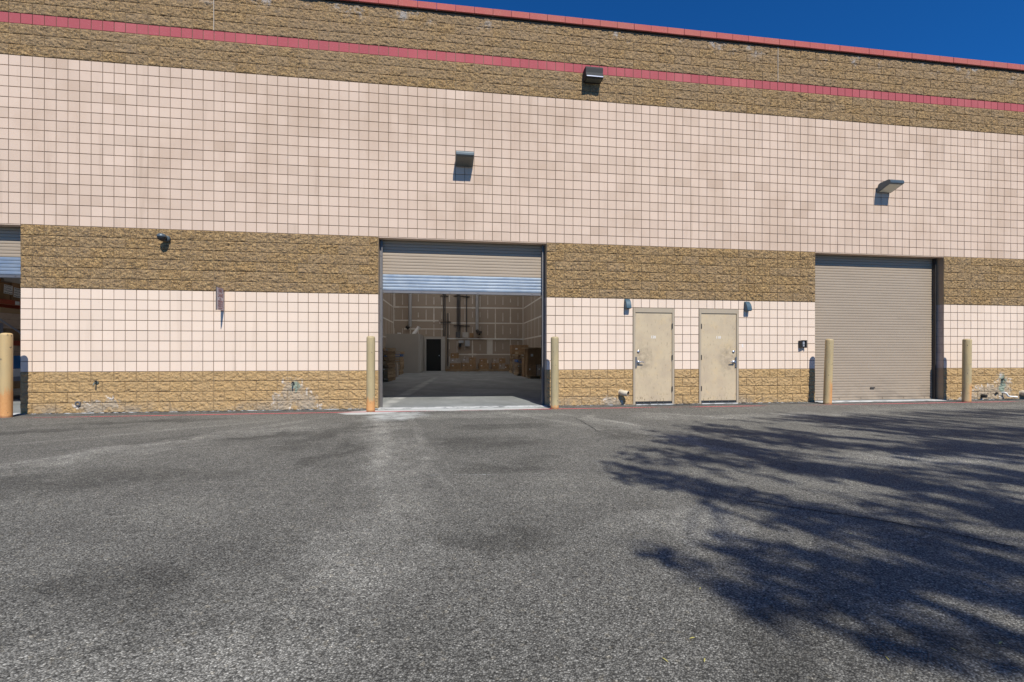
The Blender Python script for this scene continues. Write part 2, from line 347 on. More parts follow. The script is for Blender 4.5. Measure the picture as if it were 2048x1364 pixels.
# ------------------------------------------------------------------ mesh helpers
class MB:
    def __init__(s, T=None): s.v = []; s.f = []; s.mi = []; s.T = T
    def add(s, vs, fs, mi=0):
        o = len(s.v)
        s.v += [tuple(s.T @ Vector(v)) for v in vs] if s.T else [tuple(v) for v in vs]
        s.f += [tuple(i+o for i in f) for f in fs]; s.mi += [mi]*len(fs); return s
    def box(s, x0, x1, y0, y1, z0, z1, mi=0):
        return s.add([(x0,y0,z0),(x1,y0,z0),(x1,y1,z0),(x0,y1,z0),(x0,y0,z1),(x1,y0,z1),(x1,y1,z1),(x0,y1,z1)],
                     [(0,3,2,1),(4,5,6,7),(0,1,5,4),(1,2,6,5),(2,3,7,6),(3,0,4,7)], mi)
    def tube(s, pts, r, n=10, mi=0, cap=True):
        pts = [Vector(p) for p in pts]; rr = r if isinstance(r, (list, tuple)) else [r]*len(pts)
        vs = []; fs = []
        for i, p in enumerate(pts):
            d = (pts[min(i+1, len(pts)-1)]-pts[max(i-1, 0)]).normalized()
            a = d.orthogonal().normalized() if i == 0 else (a - d*a.dot(d)).normalized()
            b = d.cross(a)
            vs += [p+(a*math.cos(2*math.pi*k/n)+b*math.sin(2*math.pi*k/n))*rr[i] for k in range(n)]
        for i in range(len(pts)-1):
            for k in range(n):
                fs.append((i*n+k, i*n+(k+1)%n, (i+1)*n+(k+1)%n, (i+1)*n+k))
        if cap: fs += [tuple(range(n))[::-1], tuple(range((len(pts)-1)*n, len(pts)*n))]
        return s.add(vs, fs, mi)
    def lathe(s, prof, c=(0,0,0), n=24, mi=0, axis='z'):
        vs = []; fs = []
        for r, h in prof:
            for k in range(n):
                a = 2*math.pi*k/n; x, y = r*math.cos(a), r*math.sin(a)
                vs.append((c[0]+x, c[1]+y, c[2]+h) if axis == 'z' else (c[0]+x, c[1]-h, c[2]+y))
        for i in range(len(prof)-1):
            for k in range(n): fs.append((i*n+k, i*n+(k+1)%n, (i+1)*n+(k+1)%n, (i+1)*n+k))
        fs += [tuple(range(n))[::-1], tuple(range((len(prof)-1)*n, len(prof)*n))]
        return s.add(vs, fs, mi)
    def prism(s, prof, x0, x1, mi=0):          # closed (y,z) outline pushed along x
        n = len(prof)
        vs = [(x0, y, z) for y, z in prof]+[(x1, y, z) for y, z in prof]
        fs = [(i, (i+1) % n, n+(i+1) % n, n+i) for i in range(n)]+[tuple(range(n))[::-1], tuple(range(n, 2*n))]
        return s.add(vs, fs, mi)
    def build(s, name, mats, parent=None, loc=None, rot=None, bevel=0., smooth=False, fixn=True):
        me = bpy.data.meshes.new(name); me.from_pydata(s.v, [], s.f)
        for m in (mats if isinstance(mats, (list, tuple)) else [mats]): me.materials.append(m)
        me.polygons.foreach_set('material_index', s.mi)
        if fixn and len(s.f) < 4000:
            bm = bmesh.new(); bm.from_mesh(me); bmesh.ops.recalc_face_normals(bm, faces=bm.faces); bm.to_mesh(me); bm.free()
        o = bpy.data.objects.new(name, me); COL.objects.link(o)
        if parent: o.parent = parent
        if loc: o.location = loc
        if rot: o.rotation_euler = rot
        if smooth:
            me.polygons.foreach_set('use_smooth', [True]*len(me.polygons))
            me.set_sharp_from_angle(angle=R(40))
        if bevel:
            b = o.modifiers.new('bevel', 'BEVEL'); b.width = bevel; b.segments = 2; b.limit_method = 'ANGLE'
        return o
def tag(o, label=None, cat=None, group=None, kind=None):
    for k, v in (('label', label), ('category', cat), ('group', group), ('kind', kind)):
        if v: o[k] = v
    return o
def empty(name, loc, label, cat, group=None, rz=0., rot=None):
    o = bpy.data.objects.new(name, None); COL.objects.link(o); o.location = loc; o.empty_display_size = .1
    o.rotation_euler = rot if rot else (0, 0, rz)
    return tag(o, label, cat, group)
def copy_tree(o, parent=None):
    c = o.copy(); COL.objects.link(c); c.parent = parent
    for ch in list(o.children): copy_tree(ch, c)
    return c
def text(name, body, size, mat, parent, M, depth=.001, align='CENTER', sx=1.):
    cu = bpy.data.curves.new(name, 'FONT'); cu.body = body; cu.size = size; cu.align_x = align; cu.align_y = 'CENTER'; cu.extrude = depth; cu.resolution_u = 3; cu.offset = size*.012
    t = bpy.data.objects.new(name, cu); COL.objects.link(t)
    me = bpy.data.meshes.new_from_object(t.evaluated_get(bpy.context.evaluated_depsgraph_get()))
    bpy.data.objects.remove(t); bpy.data.curves.remove(cu)
    me.transform(M @ Matrix.Diagonal((sx, 1, 1, 1))); me.materials.clear(); me.materials.append(mat)
    o = bpy.data.objects.new(name, me); COL.objects.link(o); o.parent = parent; return o
FACE = Matrix(((1,0,0,0),(0,0,-1,0),(0,1,0,0),(0,0,0,1)))    # text plane facing -Y

# ------------------------------------------------------------------ camera
F, CX, CY = 909.036, 1003.63, 704.84          # in units of a 2048 px wide picture
CAM = Vector((4.5288, -9.9321, 1.2024)); YAW = .1373
cd = bpy.data.cameras.new('camera'); cam = bpy.data.objects.new('camera', cd); COL.objects.link(cam); S.camera = cam
cd.sensor_width = 36.; cd.lens = F/2048*36; cd.clip_start = .05; cd.clip_end = 2000.
cd.shift_x = (1024-CX)/2048; cd.shift_y = (CY-682)/2048
cam.location = CAM; cam.rotation_euler = (Euler((R(90), 0, -YAW)).to_matrix() @ Matrix.Rotation(.0012, 3, 'Z')).to_euler()
def at(px, py, Y):
    a, b = (px-CX)/F, -(py-CY)/F
    d = Vector((math.sin(YAW)+a*math.cos(YAW), math.cos(YAW)-a*math.sin(YAW), b))
    return CAM+d*((Y-CAM.y)/d.y)

# ------------------------------------------------------------------ ground
g = MB(); g.add([(-250,-250,0),(250,-250,0),(250,250,0),(-250,250,0)], [(0,1,2,3)])
tag(g.build('asphalt_ground', ASPHALT, fixn=False), 'worn grey asphalt yard in front of the warehouse', 'asphalt', kind='structure')

# ------------------------------------------------------------------ the warehouse
C0, C1 = -46, 128
bays = [(-35, -17), (16, 34), (67, 85)]
doors = [(44, 49), (52, 57)]
def spans(cuts):
    out = []; a = C0
    for l, r in sorted(cuts): out.append((a, l)); a = r
    out.append((a, C1)); return out
ware = empty('warehouse', (0, 0, 0), 'long block warehouse with pink panels, tan split-face bands and a red stripe', 'building')

def smooth_blocks(name, r0, r1, cutsf, mat):
    mb = MB()
    for r in range(r0, r1):
        for a, b in spans(cutsf(r)):
            for c in range(a, b):
                j = .0025; y = random.uniform(-.0016, .0016); t = random.uniform(-.0012, .0012)
                g0 = .0056
                x0, x1 = c*B+g0, (c+1)*B-.0056
                z0, z1 = r*B+.006+random.uniform(-.001, .001), (r+1)*B-.006
                vs = [(x0+j,y-t,z0+j),(x1-j,y+t,z0+j),(x1-j,y+t,z1-j),(x0+j,y-t,z1-j),(x0,y+j,z0),(x1,y+j,z0),(x1,y+j,z1),(x0,y+j,z1),(x0,.0135,z0),(x1,.0135,z0),(x1,.0135,z1),(x0,.0135,z1)]
                fs = [(0,1,2,3),(4,5,1,0),(5,6,2,1),(6,7,3,2),(7,4,0,3),(8,9,5,4),(9,10,6,5),(10,11,7,6),(11,8,4,7)]
                mb.add(vs, fs)
    return mb.build(name, mat, ware, fixn=False)
LOW = bays
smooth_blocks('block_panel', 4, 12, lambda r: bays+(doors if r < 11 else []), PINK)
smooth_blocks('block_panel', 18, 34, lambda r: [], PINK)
smooth_blocks('red_stripe', 37, 38, lambda r: [], RED)

_lat = rng.random((6, 256, 256))
def vn(x, z, k):
    xi, zi = np.floor(x).astype(int), np.floor(z).astype(int); fx, fz = x-xi, z-zi
    fx, fz = fx*fx*(3-2*fx), fz*fz*(3-2*fz); L = _lat[k]
    g = lambda a, b: L[a % 256, b % 256]
    return (g(xi,zi)*(1-fx)+g(xi+1,zi)*fx)*(1-fz)+(g(xi,zi+1)*(1-fx)+g(xi+1,zi+1)*fx)*fz
def split_blocks(name, r0, r1, cuts):
    for a, b in spans(cuts): split_span(name, r0, r1, a, b)
def split_span(name, r0, r1, a, b):
    V, Fc = [], []; base = 0
    for r in range(r0, r1):
        if True:
            edges = sorted({a, b} | {c for c in range(a, b) if (c+r) % 2 == 0} | ({0} if a < 0 < b else set()) | ({62} if a < 62 < b else set()))
            for c0, c1 in zip(edges[:-1], edges[1:]):
                near = -24 < c0 < 104
                nx, ny = ((c1-c0)*15, 14) if near else ((c1-c0)*3, 3)
                x0, x1, z0, z1 = c0*B+.0052, c1*B-.0052, r*B+.0035, (r+1)*B-.0035
                u, w = np.meshgrid(np.linspace(0, 1, nx+1), np.linspace(0, 1, ny+1))
                x, z = x0+(x1-x0)*u, z0+(z1-z0)*w
                e = np.minimum(np.minimum(x-x0, x1-x), np.minimum(z-z0, z1-z)); e = np.clip(e/.016, 0, 1)
                o = random.uniform(0, 200); q = random.uniform(-.6, .6)
                n = .30*vn(x*6+o+z*q*7, z*8, 0)+.42*vn(x*15+o+z*9, z*21+x*q*14, 1)+.34*vn(x*33+o, z*44, 2)
                rid = 1-np.abs(2*vn(x*13+o+z*8, z*20+o, 3)-1)
                cr = np.exp(-((vn(x*9+z*11+o, z*17-x*6+o, 3)-.5)/.07)**2)+.7*np.exp(-((vn(x*21+z*16+o, z*30-x*12, 4)-.5)/.08)**2)
                y = np.minimum(.004-e*(-.004+.036*n-.017*cr), .0095)
                y = np.where(e == 0, .004-.010*vn(x*14+o, z*14, 4), y)
                x = x+np.where((u > 0) & (u < 1), (vn(x*50+o, z*50, 5)-.5)*.012, 0)
                V.append(np.stack([x, y, z], -1).reshape(-1, 3))
                i = np.arange(ny)[:, None]*(nx+1)+np.arange(nx)[None, :]
                Fc.append((np.stack([i, i+1, i+nx+2, i+nx+1], -1).reshape(-1, 4))+base); base += (nx+1)*(ny+1)
                # returns to the mortar bed
                ring = np.concatenate([np.arange(nx+1), np.arange(1, ny+1)*(nx+1)+nx, ny*(nx+1)+np.arange(nx-1, -1, -1), np.arange(ny-1, 0, -1)*(nx+1)])
                P = V[-1][ring].copy(); P[:, 1] = .0112; V.append(P)
                k = len(ring); s0 = base-(nx+1)*(ny+1); j = np.arange(k); j2 = (j+1) % k
                Fc.append(np.stack([base+j, base+j2, s0+ring[j2], s0+ring[j]], -1)); base += k
    V = np.concatenate(V); Fc = np.concatenate(Fc)
    me = bpy.data.meshes.new(name); me.vertices.add(len(V)); me.vertices.foreach_set('co', V.ravel().astype(np.float32))
    me.loops.add(Fc.size); me.loops.foreach_set('vertex_index', Fc.ravel().astype(np.int32))
    me.polygons.add(len(Fc)); me.polygons.foreach_set('loop_start', np.arange(0, Fc.size, 4, dtype=np.int32))
    me.update(calc_edges=True); me.validate(); me.materials.append(SPLIT)
    o = bpy.data.objects.new(name, me); COL.objects.link(o); o.parent = ware
    mb = MB()
    mb.box(a*B+.001, b*B-.001, .0105, .0124, r0*B+.002, r1*B-.002)
    mb.build('mortar_bed', MORTS, ware, fixn=False)
    return o
split_blocks('split_face_band', 0, 4, bays+doors)
split_blocks('split_face_band', 12, 18, bays)
split_blocks('split_face_band', 34, 37, [])
split_blocks('split_face_band', 38, 42, [])

mo = MB()      # mortar bed just behind the faces, and the wall core with its returns
zt = 42.2*B
def strip(mb, y0, y1, mi):
    for a, b in spans(bays+doors): mb.box(a*B, b*B, y0, y1, -.1, 11*B, mi)
    for a, b in spans(bays): mb.box(a*B, b*B, y0, y1, 11*B, 18*B, mi)
    mb.box(C0*B, C1*B, y0, y1, 18*B, zt, mi)
strip(mo, .0125, .02, 0); mo.build('mortar_bed', MORTAR, ware, fixn=False)
co = MB(); strip(co, .02, .30, 0); co.build('wall_core', REVEAL, ware, fixn=False)
for c in (0, 62):
    jt = MB(); jt.box(c*B-.005, c*B+.005, -.012, .0125, 38*B, zt-.02)
    jt.build('control_joint', SEAL, ware)
cp = MB(); c = C0
while c < C1:
    d = random.uniform(-.004, .004)
    cp.box(c*B+.003, (c+2)*B-.003, -.062+d, .34, zt+.004, zt+.142+d); c += 2
cp.build('coping', COPE, ware, bevel=.006)
fl = MB(); fl.box(C0*B, C1*B, -.03, .32, zt-.004, zt+.004); fl.build('flashing', STEELK, ware)

# --- roof with translucent panels added to brighten the bays, outer walls
x0, x1, yb = C0*B, C1*B, 21.2
holes = [(a, a+2.1, y, y+5.) for y in (8.5, 14.5) for a in (1.8, 4.4, 7.)]+[(-9., -6.6, 2.5, 7.5), (-5.5, -3.1, 2.5, 7.5)]
rows = sorted({.3, yb} | {h[2] for h in holes} | {h[3] for h in holes})
rf = MB()
for ya, ybb in zip(rows[:-1], rows[1:]):
    cut = sorted([(h[0], h[1]) for h in holes if h[2] <= ya and h[3] >= ybb]); a = x0
    for l, r in cut: rf.box(a, l, ya, ybb, 7.75, 7.95); a = r
    rf.box(a, x1, ya, ybb, 7.75, 7.95)
rf.build('roof', CEIL, ware)
for h in holes:
    k = MB(); k.box(h[0]-.05, h[1]+.05, h[2]-.05, h[3]+.05, 7.955, 7.975); k.build('added_roof_panel', ADDPANEL, ware)
ow = MB(); ow.box(x0, x0+.25, .3, yb, -.05, 7.75); ow.box(x1-.25, x1, .3, yb, -.05, 7.75); ow.box(x0, x1, yb, yb+.25, -.05, 7.95)
ow.build('outer_wall', REVEAL, ware)

# --- interior of the open bay (its walls run a hair off square to the front)
DEL = R(1.87); W = 8.47
IT = Matrix.Translation((1.6, 19.96, 0)) @ Matrix.Rotation(-DEL, 4, 'Z')     # u to the right, v into the depth (back wall at v = 0)
def iw(x, y): return IT.inverted() @ Vector((x, y, 0))
iwall = MB(IT)
iwall.box(-.15, W+.15, 0, .15, .0, 7.7); iwall.box(-.15, 0, -19.6, 0, 0, 7.7); iwall.box(W, W+.15, -19.35, 0, 0, 7.7)
iwall.build('interior_wall', DRY, ware, fixn=True)
tp = MB(IT)
def bt(u0, u1, z0, z1): tp.box(min(u0, u1), max(u0, u1), -.004, .0, z0, z1)
for z, u0, u1 in ((4.12, 0, W), (3.12, 2.95, W), (2.08, 3.6, W), (1.07, 3.7, W), (3.26, 0, 2.9), (2.72, .7, 3.2), (5.15, 0, W), (6.2, 0, W)):
    u = u0
    while u < u1:
        n = min(u1, u+random.uniform(.3, .9)); h = random.uniform(.03, .055); bt(u, n, z-h, z+h); u = n
k = 0; u = .1
while u < W:
    for z0, z1 in ((1.1, 2.05), (2.1, 3.1), (3.15, 4.1), (4.15, 5.1), (.1, 1.05)):
        full = random.random() < .22
        a, b = (z0, z1) if full else (z0+random.uniform(.05, .4), z1-random.uniform(.05, .4))
        w = random.uniform(.02, .045) if full else random.uniform(.012, .03)
        m = a+(b-a)*random.uniform(.3, .7); bt(u-w, u+w, a, m); bt(u-w*.7, u+w*.7, m, b)
    u += .5
bt(6.05, 6.42, 1.1, 2.05); bt(0, .06, 0, 7.6); bt(W-.06, W, 0, 7.6)
for side in (0, 1):
    xa, xb = (0, .004) if side == 0 else (W-.004, W)
    for z in (1.07, 2.08, 3.12, 4.12, 5.15): tp.box(xa, xb, -17., -.01, z-.04, z+.04)
    v = -.6
    while v > -15:
        tp.box(xa, xb, v-.03, v+.03, random.choice((.1, 1.1, 2.1)), random.choice((3.1, 4.1, 5.1))); v -= 1.22
tp.build('joint_tape', TAPE, ware, fixn=False)
# party wall of the left bay's unit is the left wall above; give that unit a back and a lining
lb = MB(); lb.box(x0+.26, .6, 11., 11.15, 0, 7.7); lb.build('interior_wall', DRY, ware)

# --- floor slab with a small ramped lip at each bay
fs = MB(); fs.box(x0+.25, x1-.25, .0, yb, -.2, .012)
for a, b in bays:
    fs.add([(a*B+.01,-.17,.004),(b*B-.01,-.15,.004),(b*B-.01,0,.012),(a*B+.01,0,.012)], [(0,1,2,3)])
tag(fs.build('concrete_floor', CONC, fixn=False), 'smooth grey concrete warehouse floor slab', 'floor', kind='structure')

# --- roller doors
def roller(col0, col1, zb, galv_h, label, name='roller_door'):
    e = bpy.data.objects.new(name, None); COL.objects.link(e); e.parent = ware; e['label'] = label
    xa, xb = col0*B+.03, col1*B-.03; ztop = 18*B+.25; pitch = .0665
    def curtain(nm, z0, z1, mat):
        mb = MB(); n = max(1, round((z1-z0)/pitch)); p = (z1-z0)/n; prof = []
        for i in range(n):
            zz = z0+i*p
            prof += [(.250, zz), (.250, zz+p*.05), (.2345, zz+p*.10), (.2325, zz+p*.3), (.2315, zz+p*.6), (.2335, zz+p*.9), (.2365, zz+p*.97)]
        prof.append((.252, z1)); vs = []; fs_ = []
        segs = 12
        for i, (y, z) in enumerate(prof):
            for s_ in range(segs+1): vs.append((xa+(xb-xa)*s_/segs, y+.0015*math.sin(s_*1.7+z*9), z))
        for i in range(len(prof)-1):
            for s_ in range(segs): a = i*(segs+1)+s_; fs_.append((a, a+1, a+segs+2, a+segs+1))
        mb.add(vs, fs_); mb.box(xa, xb, .258, .262, z0, z1); return mb.build(nm, mat, e, fixn=False)
    if galv_h: curtain('galvanised_slats', zb+.06, zb+.06+galv_h, GALV)
    curtain('slat_curtain', zb+.061+galv_h, ztop, CURTAIN)
    bb = MB(); bb.prism([(.215, zb), (.275, zb), (.275, zb+.012), (.25, zb+.014), (.25, zb+.058), (.238, zb+.058), (.238, zb+.014), (.215, zb+.012)], xa, xb)
    k = xa+.25
    while k < xb: bb.box(k-.012, k+.012, .228, .238, zb+.025, zb+.05); k += .62
    bb.build('bottom_bar', GUIDE if galv_h else CURTAIN, e)
    for s_, xc in ((1, col0*B), (-1, col1*B)):
        gd = MB(); gd.box(min(xc, xc+s_*.065), max(xc, xc+s_*.065), .205, .222, .012, 18*B); gd.box(min(xc, xc+s_*.02), max(xc, xc+s_*.02), .222, .298, .012, 18*B)
        gd.box(min(xc+s_*.045, xc+s_*.065), max(xc+s_*.045, xc+s_*.065), .15, .205, .012, 18*B)
        for q in range(5): gd.lathe([(.012, 0), (.012, .01), (.006, .014)], (xc+s_*.03, .205, .5+q*.7), 8, axis='y')
        gd.build('guide_rail', STEELK if galv_h == 0 else GUIDE, e)
    sb = MB()
    if galv_h:
        sb.box(xa, xb, .30, .36, 18*B-.02, 18*B+.6)
        sb.build('head_cover', STEELK, e)
    else:
        k = xa+.3
        sb.box((xa+xb)/2-.06, (xa+xb)/2+.06, .205, .238, .30, .33); sb.build('lift_handle', STEELK, e)
    return e
roller(16, 34, 2.50, .345, 'beige roller door rolled most of the way up over galvanised lower slats')
roller(67, 85, .02, 0., 'fully closed beige roller door')
roller(-35, -17, 2.66, .345, 'half-raised roller door at the left edge with galvanised lower slats')
for a, b in bays:
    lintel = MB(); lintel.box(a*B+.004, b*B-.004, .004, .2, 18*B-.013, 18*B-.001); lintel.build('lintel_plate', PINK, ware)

# --- two steel personnel doors
def entry(c0, c1, hinge, number, label):
    e = bpy.data.objects.new('entrance_door', None); COL.objects.link(e); e.parent = ware; e['label'] = label
    xa, xb, zt_ = c0*B+.006, c1*B-.006, 11*B-.006
    fr = MB()
    fr.box(xa, xa+.052, -.012, .12, .0, zt_); fr.box(xb-.052, xb, -.012, .12, .0, zt_); fr.box(xa+.052, xb-.052, -.012, .12, zt_-.102, zt_)
    fr.build('door_frame', FRAMEP, e, bevel=.003)
    la, lb_, lz = xa+.056, xb-.056, zt_-.107
    lf = MB(); lf.box(la, lb_, .006, .05, .045, lz); lf.build('door_leaf', DOORP, e, bevel=.003)
    th = MB(); th.box(xa+.05, xb-.05, -.06, .13, -.01, .016); th.build('threshold', CONC, e)
    sw = MB(); sw.box(la+.004, lb_-.004, -.004, .006, .024, .078)
    for k in range(6): sw.lathe([(.006, 0), (.006, .004)], (la+.04+k*(lb_-la-.08)/5, -.004, .052), 8, 1, 'y')
    sw.build('door_sweep', [BLACK, CHROME], e)
    for z in (.36, 1.09, 1.82):
        xh = lb_+.004 if hinge > 0 else la-.004
        h = MB(); h.lathe([(.010, z-.06), (.010, z+.06)], (xh, -.012, 0), 10); h.box(xh-.012, xh+.012, -.016, -.010, z-.055, z+.055); h.build('hinge', STEELK, e)
    s_ = 1 if hinge > 0 else -1; xl = la if hinge > 0 else lb_
    db = MB(); db.lathe([(.031, 0), (.031, .012), (.022, .022), (.010, .024)], (xl+s_*.07, .006, 1.225), 18, axis='y'); db.build('deadbolt', CHROME, e, smooth=True)
    lv = MB(); zl = .985; xl2 = xl+s_*.07
    lv.lathe([(.042, 0), (.042, .012), (.036, .02), (.018, .03), (.018, .06)], (xl2, .006, zl), 20, axis='y')
    lv.tube([(xl2, -.052, zl), (xl2+s_*.05, -.056, zl+.004), (xl2+s_*.115, -.052, zl-.004)], [.013, .012, .009], 10)
    lv.build('door_handle', CHROME, e, smooth=True)
    gp = MB(); gp.box(min(xl-s_*.012, xl+s_*.032), max(xl-s_*.012, xl+s_*.032), -.017, -.0125, zl-.13, zl+.12); gp.build('latch_guard', GUIDE, e, bevel=.002)
    t = text('door_number', number, .085, WHITE, e, Matrix.Translation(((la+lb_)/2-.01, .0035, 1.56)) @ FACE, .0012)
    return e
entry(44, 49, 1, '120', 'smudged beige steel door numbered 120, hinged on the right')
entry(52, 57, -1, '110', 'smudged beige steel door numbered 110, hinged on the left')

# ------------------------------------------------------------------ painted kerb line, cracks, scratches
pl = MB(); n = 240
for i in range(n):
    a, b = -8+32*i/n, -8+32*(i+1)/n; f = lambda x: -.53+.03*math.sin(x*.35)+.006*math.sin(x*2.3)
    w = .035
    pl.add([(a, f(a)-w, .004), (b, f(b)-w, .004), (b, f(b)+w, .004), (a, f(a)+w, .004)], [(0,1,2,3)])
tag(pl.build('painted_line', mk_paint('red_paint', .49), fixn=False), 'worn red line painted on the asphalt along the wall', 'line', kind='structure')
def crack(pts, w, name, mat, label):
    mb = MB(); P = []
    for (xa, ya), (xb, yb_) in zip(pts[:-1], pts[1:]):
        for k in range(14): t = k/14; P.append(Vector((xa+(xb-xa)*t+random.uniform(-.018, .018), ya+(yb_-ya)*t+random.uniform(-.018, .018), .004)))
    for a, b in zip(P[:-1], P[1:]):
        d = (b-a).normalized(); nrm = Vector((-d.y, d.x, 0))*w*random.uniform(.5, 1.2)
        mb.add([a-nrm, b-nrm, b+nrm, a+nrm], [(0,1,2,3)])
    tag(mb.build(name, mat, fixn=False), label, 'crack', kind='structure')
def gp(px, py):
    q = at(px, py, 0); t = CAM.z/(CAM.z-q.z); v = CAM+(q-CAM)*t; return (v.x, v.y)
crack([gp(1500, 1002), gp(1640, 1022), gp(1760, 1040), gp(1900, 1066), gp(2040, 1096)], .008, 'asphalt_crack', CRACK, 'thin dark crack in the shaded asphalt')
crack([gp(1150, 835), gp(1180, 852), gp(1195, 862)], .006, 'asphalt_crack', CRACK, 'short dark crack in the asphalt before the left door')
crack([gp(862, 951), gp(930, 950), gp(1000, 951)], .005, 'paint_scrape', mk_paint('scrape_paint', .5, 0, (.50, .52, .50)), 'thin white scratch across the asphalt')

# ------------------------------------------------------------------ bollards
def bollard(x, y, h, mat, label, lean=0.):
    o = MB(); r = .085
    prof = [(r+.004, 0), (r+.002, .012), (r, .02), (r, .3), (r, .8), (r, h-.05), (r*.985, h-.03), (r*.9, h-.014), (r*.7, h-.004), (r*.35, h), (.002, h+.001)]
    o.lathe(prof, n=32); b = o.build('bollard', mat, loc=(x, y, -.01), rot=(0, lean, random.uniform(0, 0)), smooth=True)
    return tag(b, label, 'bollard', 'steel pipe bollards guarding the bays')
bollard(-3.34, -.42, 1.56, mk_bollard(0., .56, .95, 0, .75), 'cream bollard thick with orange rust at its foot, at the left bay')
bollard(3.16, -.45, 1.54, mk_bollard(3.3, .30, .9, 0, .1), 'cream bollard with rust round the foot, left of the open bay')
bollard(6.975, -.48, 1.55, mk_bollard(6.1, .10, .8, 0), 'chipped cream bollard without rust streaks, right of the open bay')
bollard(13.55, -.42, 1.54, mk_bollard(9.7, .62, .95, 1, .3), 'slightly leaning bollard rusty down one side, left of the closed roller door', R(2.))
bollard(17.33, -.46, 1.56, mk_bollard(12.9, .55, .95, 1, .2), 'upright bollard rusty low down, right of the closed roller door', R(.6))

# ------------------------------------------------------------------ wall lamps
def wallpack(x, z, label, first=[None]):
    if first[0] is None:
        e = empty('wall_lamp', (x, 0, z), label, 'wall lamp', 'floodlights on the upper wall')
        w = .19
        out = [(-.004, -.02), (-.004, .02), (-.05, .15), (-.10, .175), (-.30, .185), (-.345, .17), (-.365, .14), (-.365, .085), (-.345, .075), (-.03, -.035)]
        MB().prism(out, -w, w).build('housing', FIXT, e, bevel=.006)
        ln = MB(); a, b = Vector((0, -.325, .0675)), Vector((0, -.055, -.0305)); nn = Vector((0, -.34, -.94)).normalized()*.004
        p = [a+Vector((-w+.025, 0, 0))+nn, a+Vector((w-.025, 0, 0))+nn, b+Vector((w-.025, 0, 0))+nn, b+Vector((-w+.025, 0, 0))+nn]
        ln.add([*p, *[q-nn*2.2 for q in p]], [(0,1,2,3),(4,5,6,7),(0,1,5,4),(1,2,6,5),(2,3,7,6),(3,0,4,7)]); ln.build('lens', LENSD, e)
        pl_ = MB(); pl_.box(-.12, .12, -.012, .014, -.01, .12); pl_.build('back_plate', FIXB, e)
        first[0] = e; return e
    e = copy_tree(first[0]); e.location = (x, 0, z); e['label'] = label
    for ch in e.children:
        if ch.name.startswith('lens'): ch.data = ch.data.copy(); ch.data.materials[0] = LENS
    return e
wallpack(24.93*B, 26.0*B-.01, 'blue-grey floodlight with a dark dusty lens, high above the open bay')
wallpack(76.25*B, 25.85*B-.03, 'floodlight with a pale yellow lens, high above the closed roller door')
e = empty('wall_lamp', (39.1*B, -.02, 36.55*B), 'dark bronze floodlight just under the red stripe near the roof', 'wall lamp')
MB().prism([(.02, .12), (.02, -.13), (-.19, -.135), (-.222, -.12), (-.222, -.09), (-.20, -.075), (-.182, .0), (-.19, .10), (-.17, .135), (-.05, .14)], -.20, .20).build('housing', FIXB, e, bevel=.006)
k = MB(); k.box(-.19, .19, -.228, -.221, -.115, -.093); k.build('bezel', CHROME, e, bevel=.002)
k = MB(); k.box(-.17, .17, -.18, -.04, -.139, -.134); k.build('lens', LENSD, e)

def sconce(x, z, label, first=[None]):
    if first[0] is None:
        e = empty('door_light', (x, 0, z), label, 'wall light', 'small downlights beside the steel doors')
        h, w = .225, .062
        prof = [(.002, h)]+[(-.012-.115*math.sin(t*math.pi/2)**1.0*1., h*(1-t**1.55)) for t in [i/9 for i in range(10)]]+[(.002, 0)]
        MB().prism(prof, -w, w).build('shade', BLUEG, e, bevel=.012, smooth=True)
        k = MB(); k.box(-w+.015, w-.015, -.105, -.012, -.006, .004); k.build('lens', LENSD, e)
        first[0] = e; return e
    e = copy_tree(first[0]); e.location = (x, 0, z); e['label'] = label; return e
sconce(43.28*B, 10.86*B, 'small blue-grey downlight on the wall left of door 120')
sconce(57.98*B, 10.80*B, 'small blue-grey downlight on the wall right of door 110')

# ------------------------------------------------------------------ small things on the wall
e = empty('security_camera', (-4.2*B, -.03, 17.05*B), 'small dark dome camera on the split-face band left of the sign', 'camera')
MB().lathe([(.06, -.03), (.06, .02), (.045, .035)], (0, 0, 0), 20, axis='y').build('mount', FIXT, e, smooth=True)
k = MB(); k.tube([(0, -.02, .01), (.0, -.07, .02), (.0, -.10, -.0)], .026, 12); k.build('arm', FIXT, e, smooth=True)
k = MB(); k.lathe([(.012, -.085), (.045, -.075), (.068, -.045), (.075, -.005), (.068, .025), (.05, .045), (.02, .055)], (-.035, -.115, .015), 24); k.build('dome', BLACK, e, smooth=True)
k = MB(); k.lathe([(.079, -.012), (.081, .002), (.072, .03), (.053, .05), (.02, .061)], (-.035, -.115, .015), 24); k.build('hood', FIXT, e, smooth=True)

e = sign = empty('fire_lane_sign', (.95*B, 0, 11.15*B), 'faded fire lane sign sticking out sideways from the pink wall', 'sign')
k = MB(); k.box(-.003, .003, -.345, -.03, -.225, .225); k.build('plate', SIGNF, e)
k = MB()
for a in ((-.345, -.338, -.225, .225), (-.037, -.03, -.225, .225), (-.338, -.037, -.225, -.216), (-.338, -.037, .216, .225)): k.box(.003, .0042, *a)
k.build('border', SIGNR, e)
k = MB()
for z in (-.16, .16): k.box(-.010, -.003, -.33, .012, z-.012, z+.012)
k.box(-.014, -.003, -.37, -.345, -.235, .228); k.build('bracket', STEELK, e)
SIDE = Matrix(((0,0,1,0),(1,0,0,0),(0,1,0,0),(0,0,0,1)))       # text plane facing +X
tx = MB()
for i, (ln, sz, z) in enumerate((('FIRE', .105, .155), ('LANE', .105, .065), ('NO', .055, -.005), ('PARKING', .062, -.055), ('VEHICLES', .055, -.105), ('TOWED AT', .05, -.150), ("OWNER'S EXPENSE", .026, -.190))):
    text('lettering', ln, sz, SIGNR, e, Matrix.Translation((.0042, -.187, z)) @ SIDE, .0006, sx=1.)

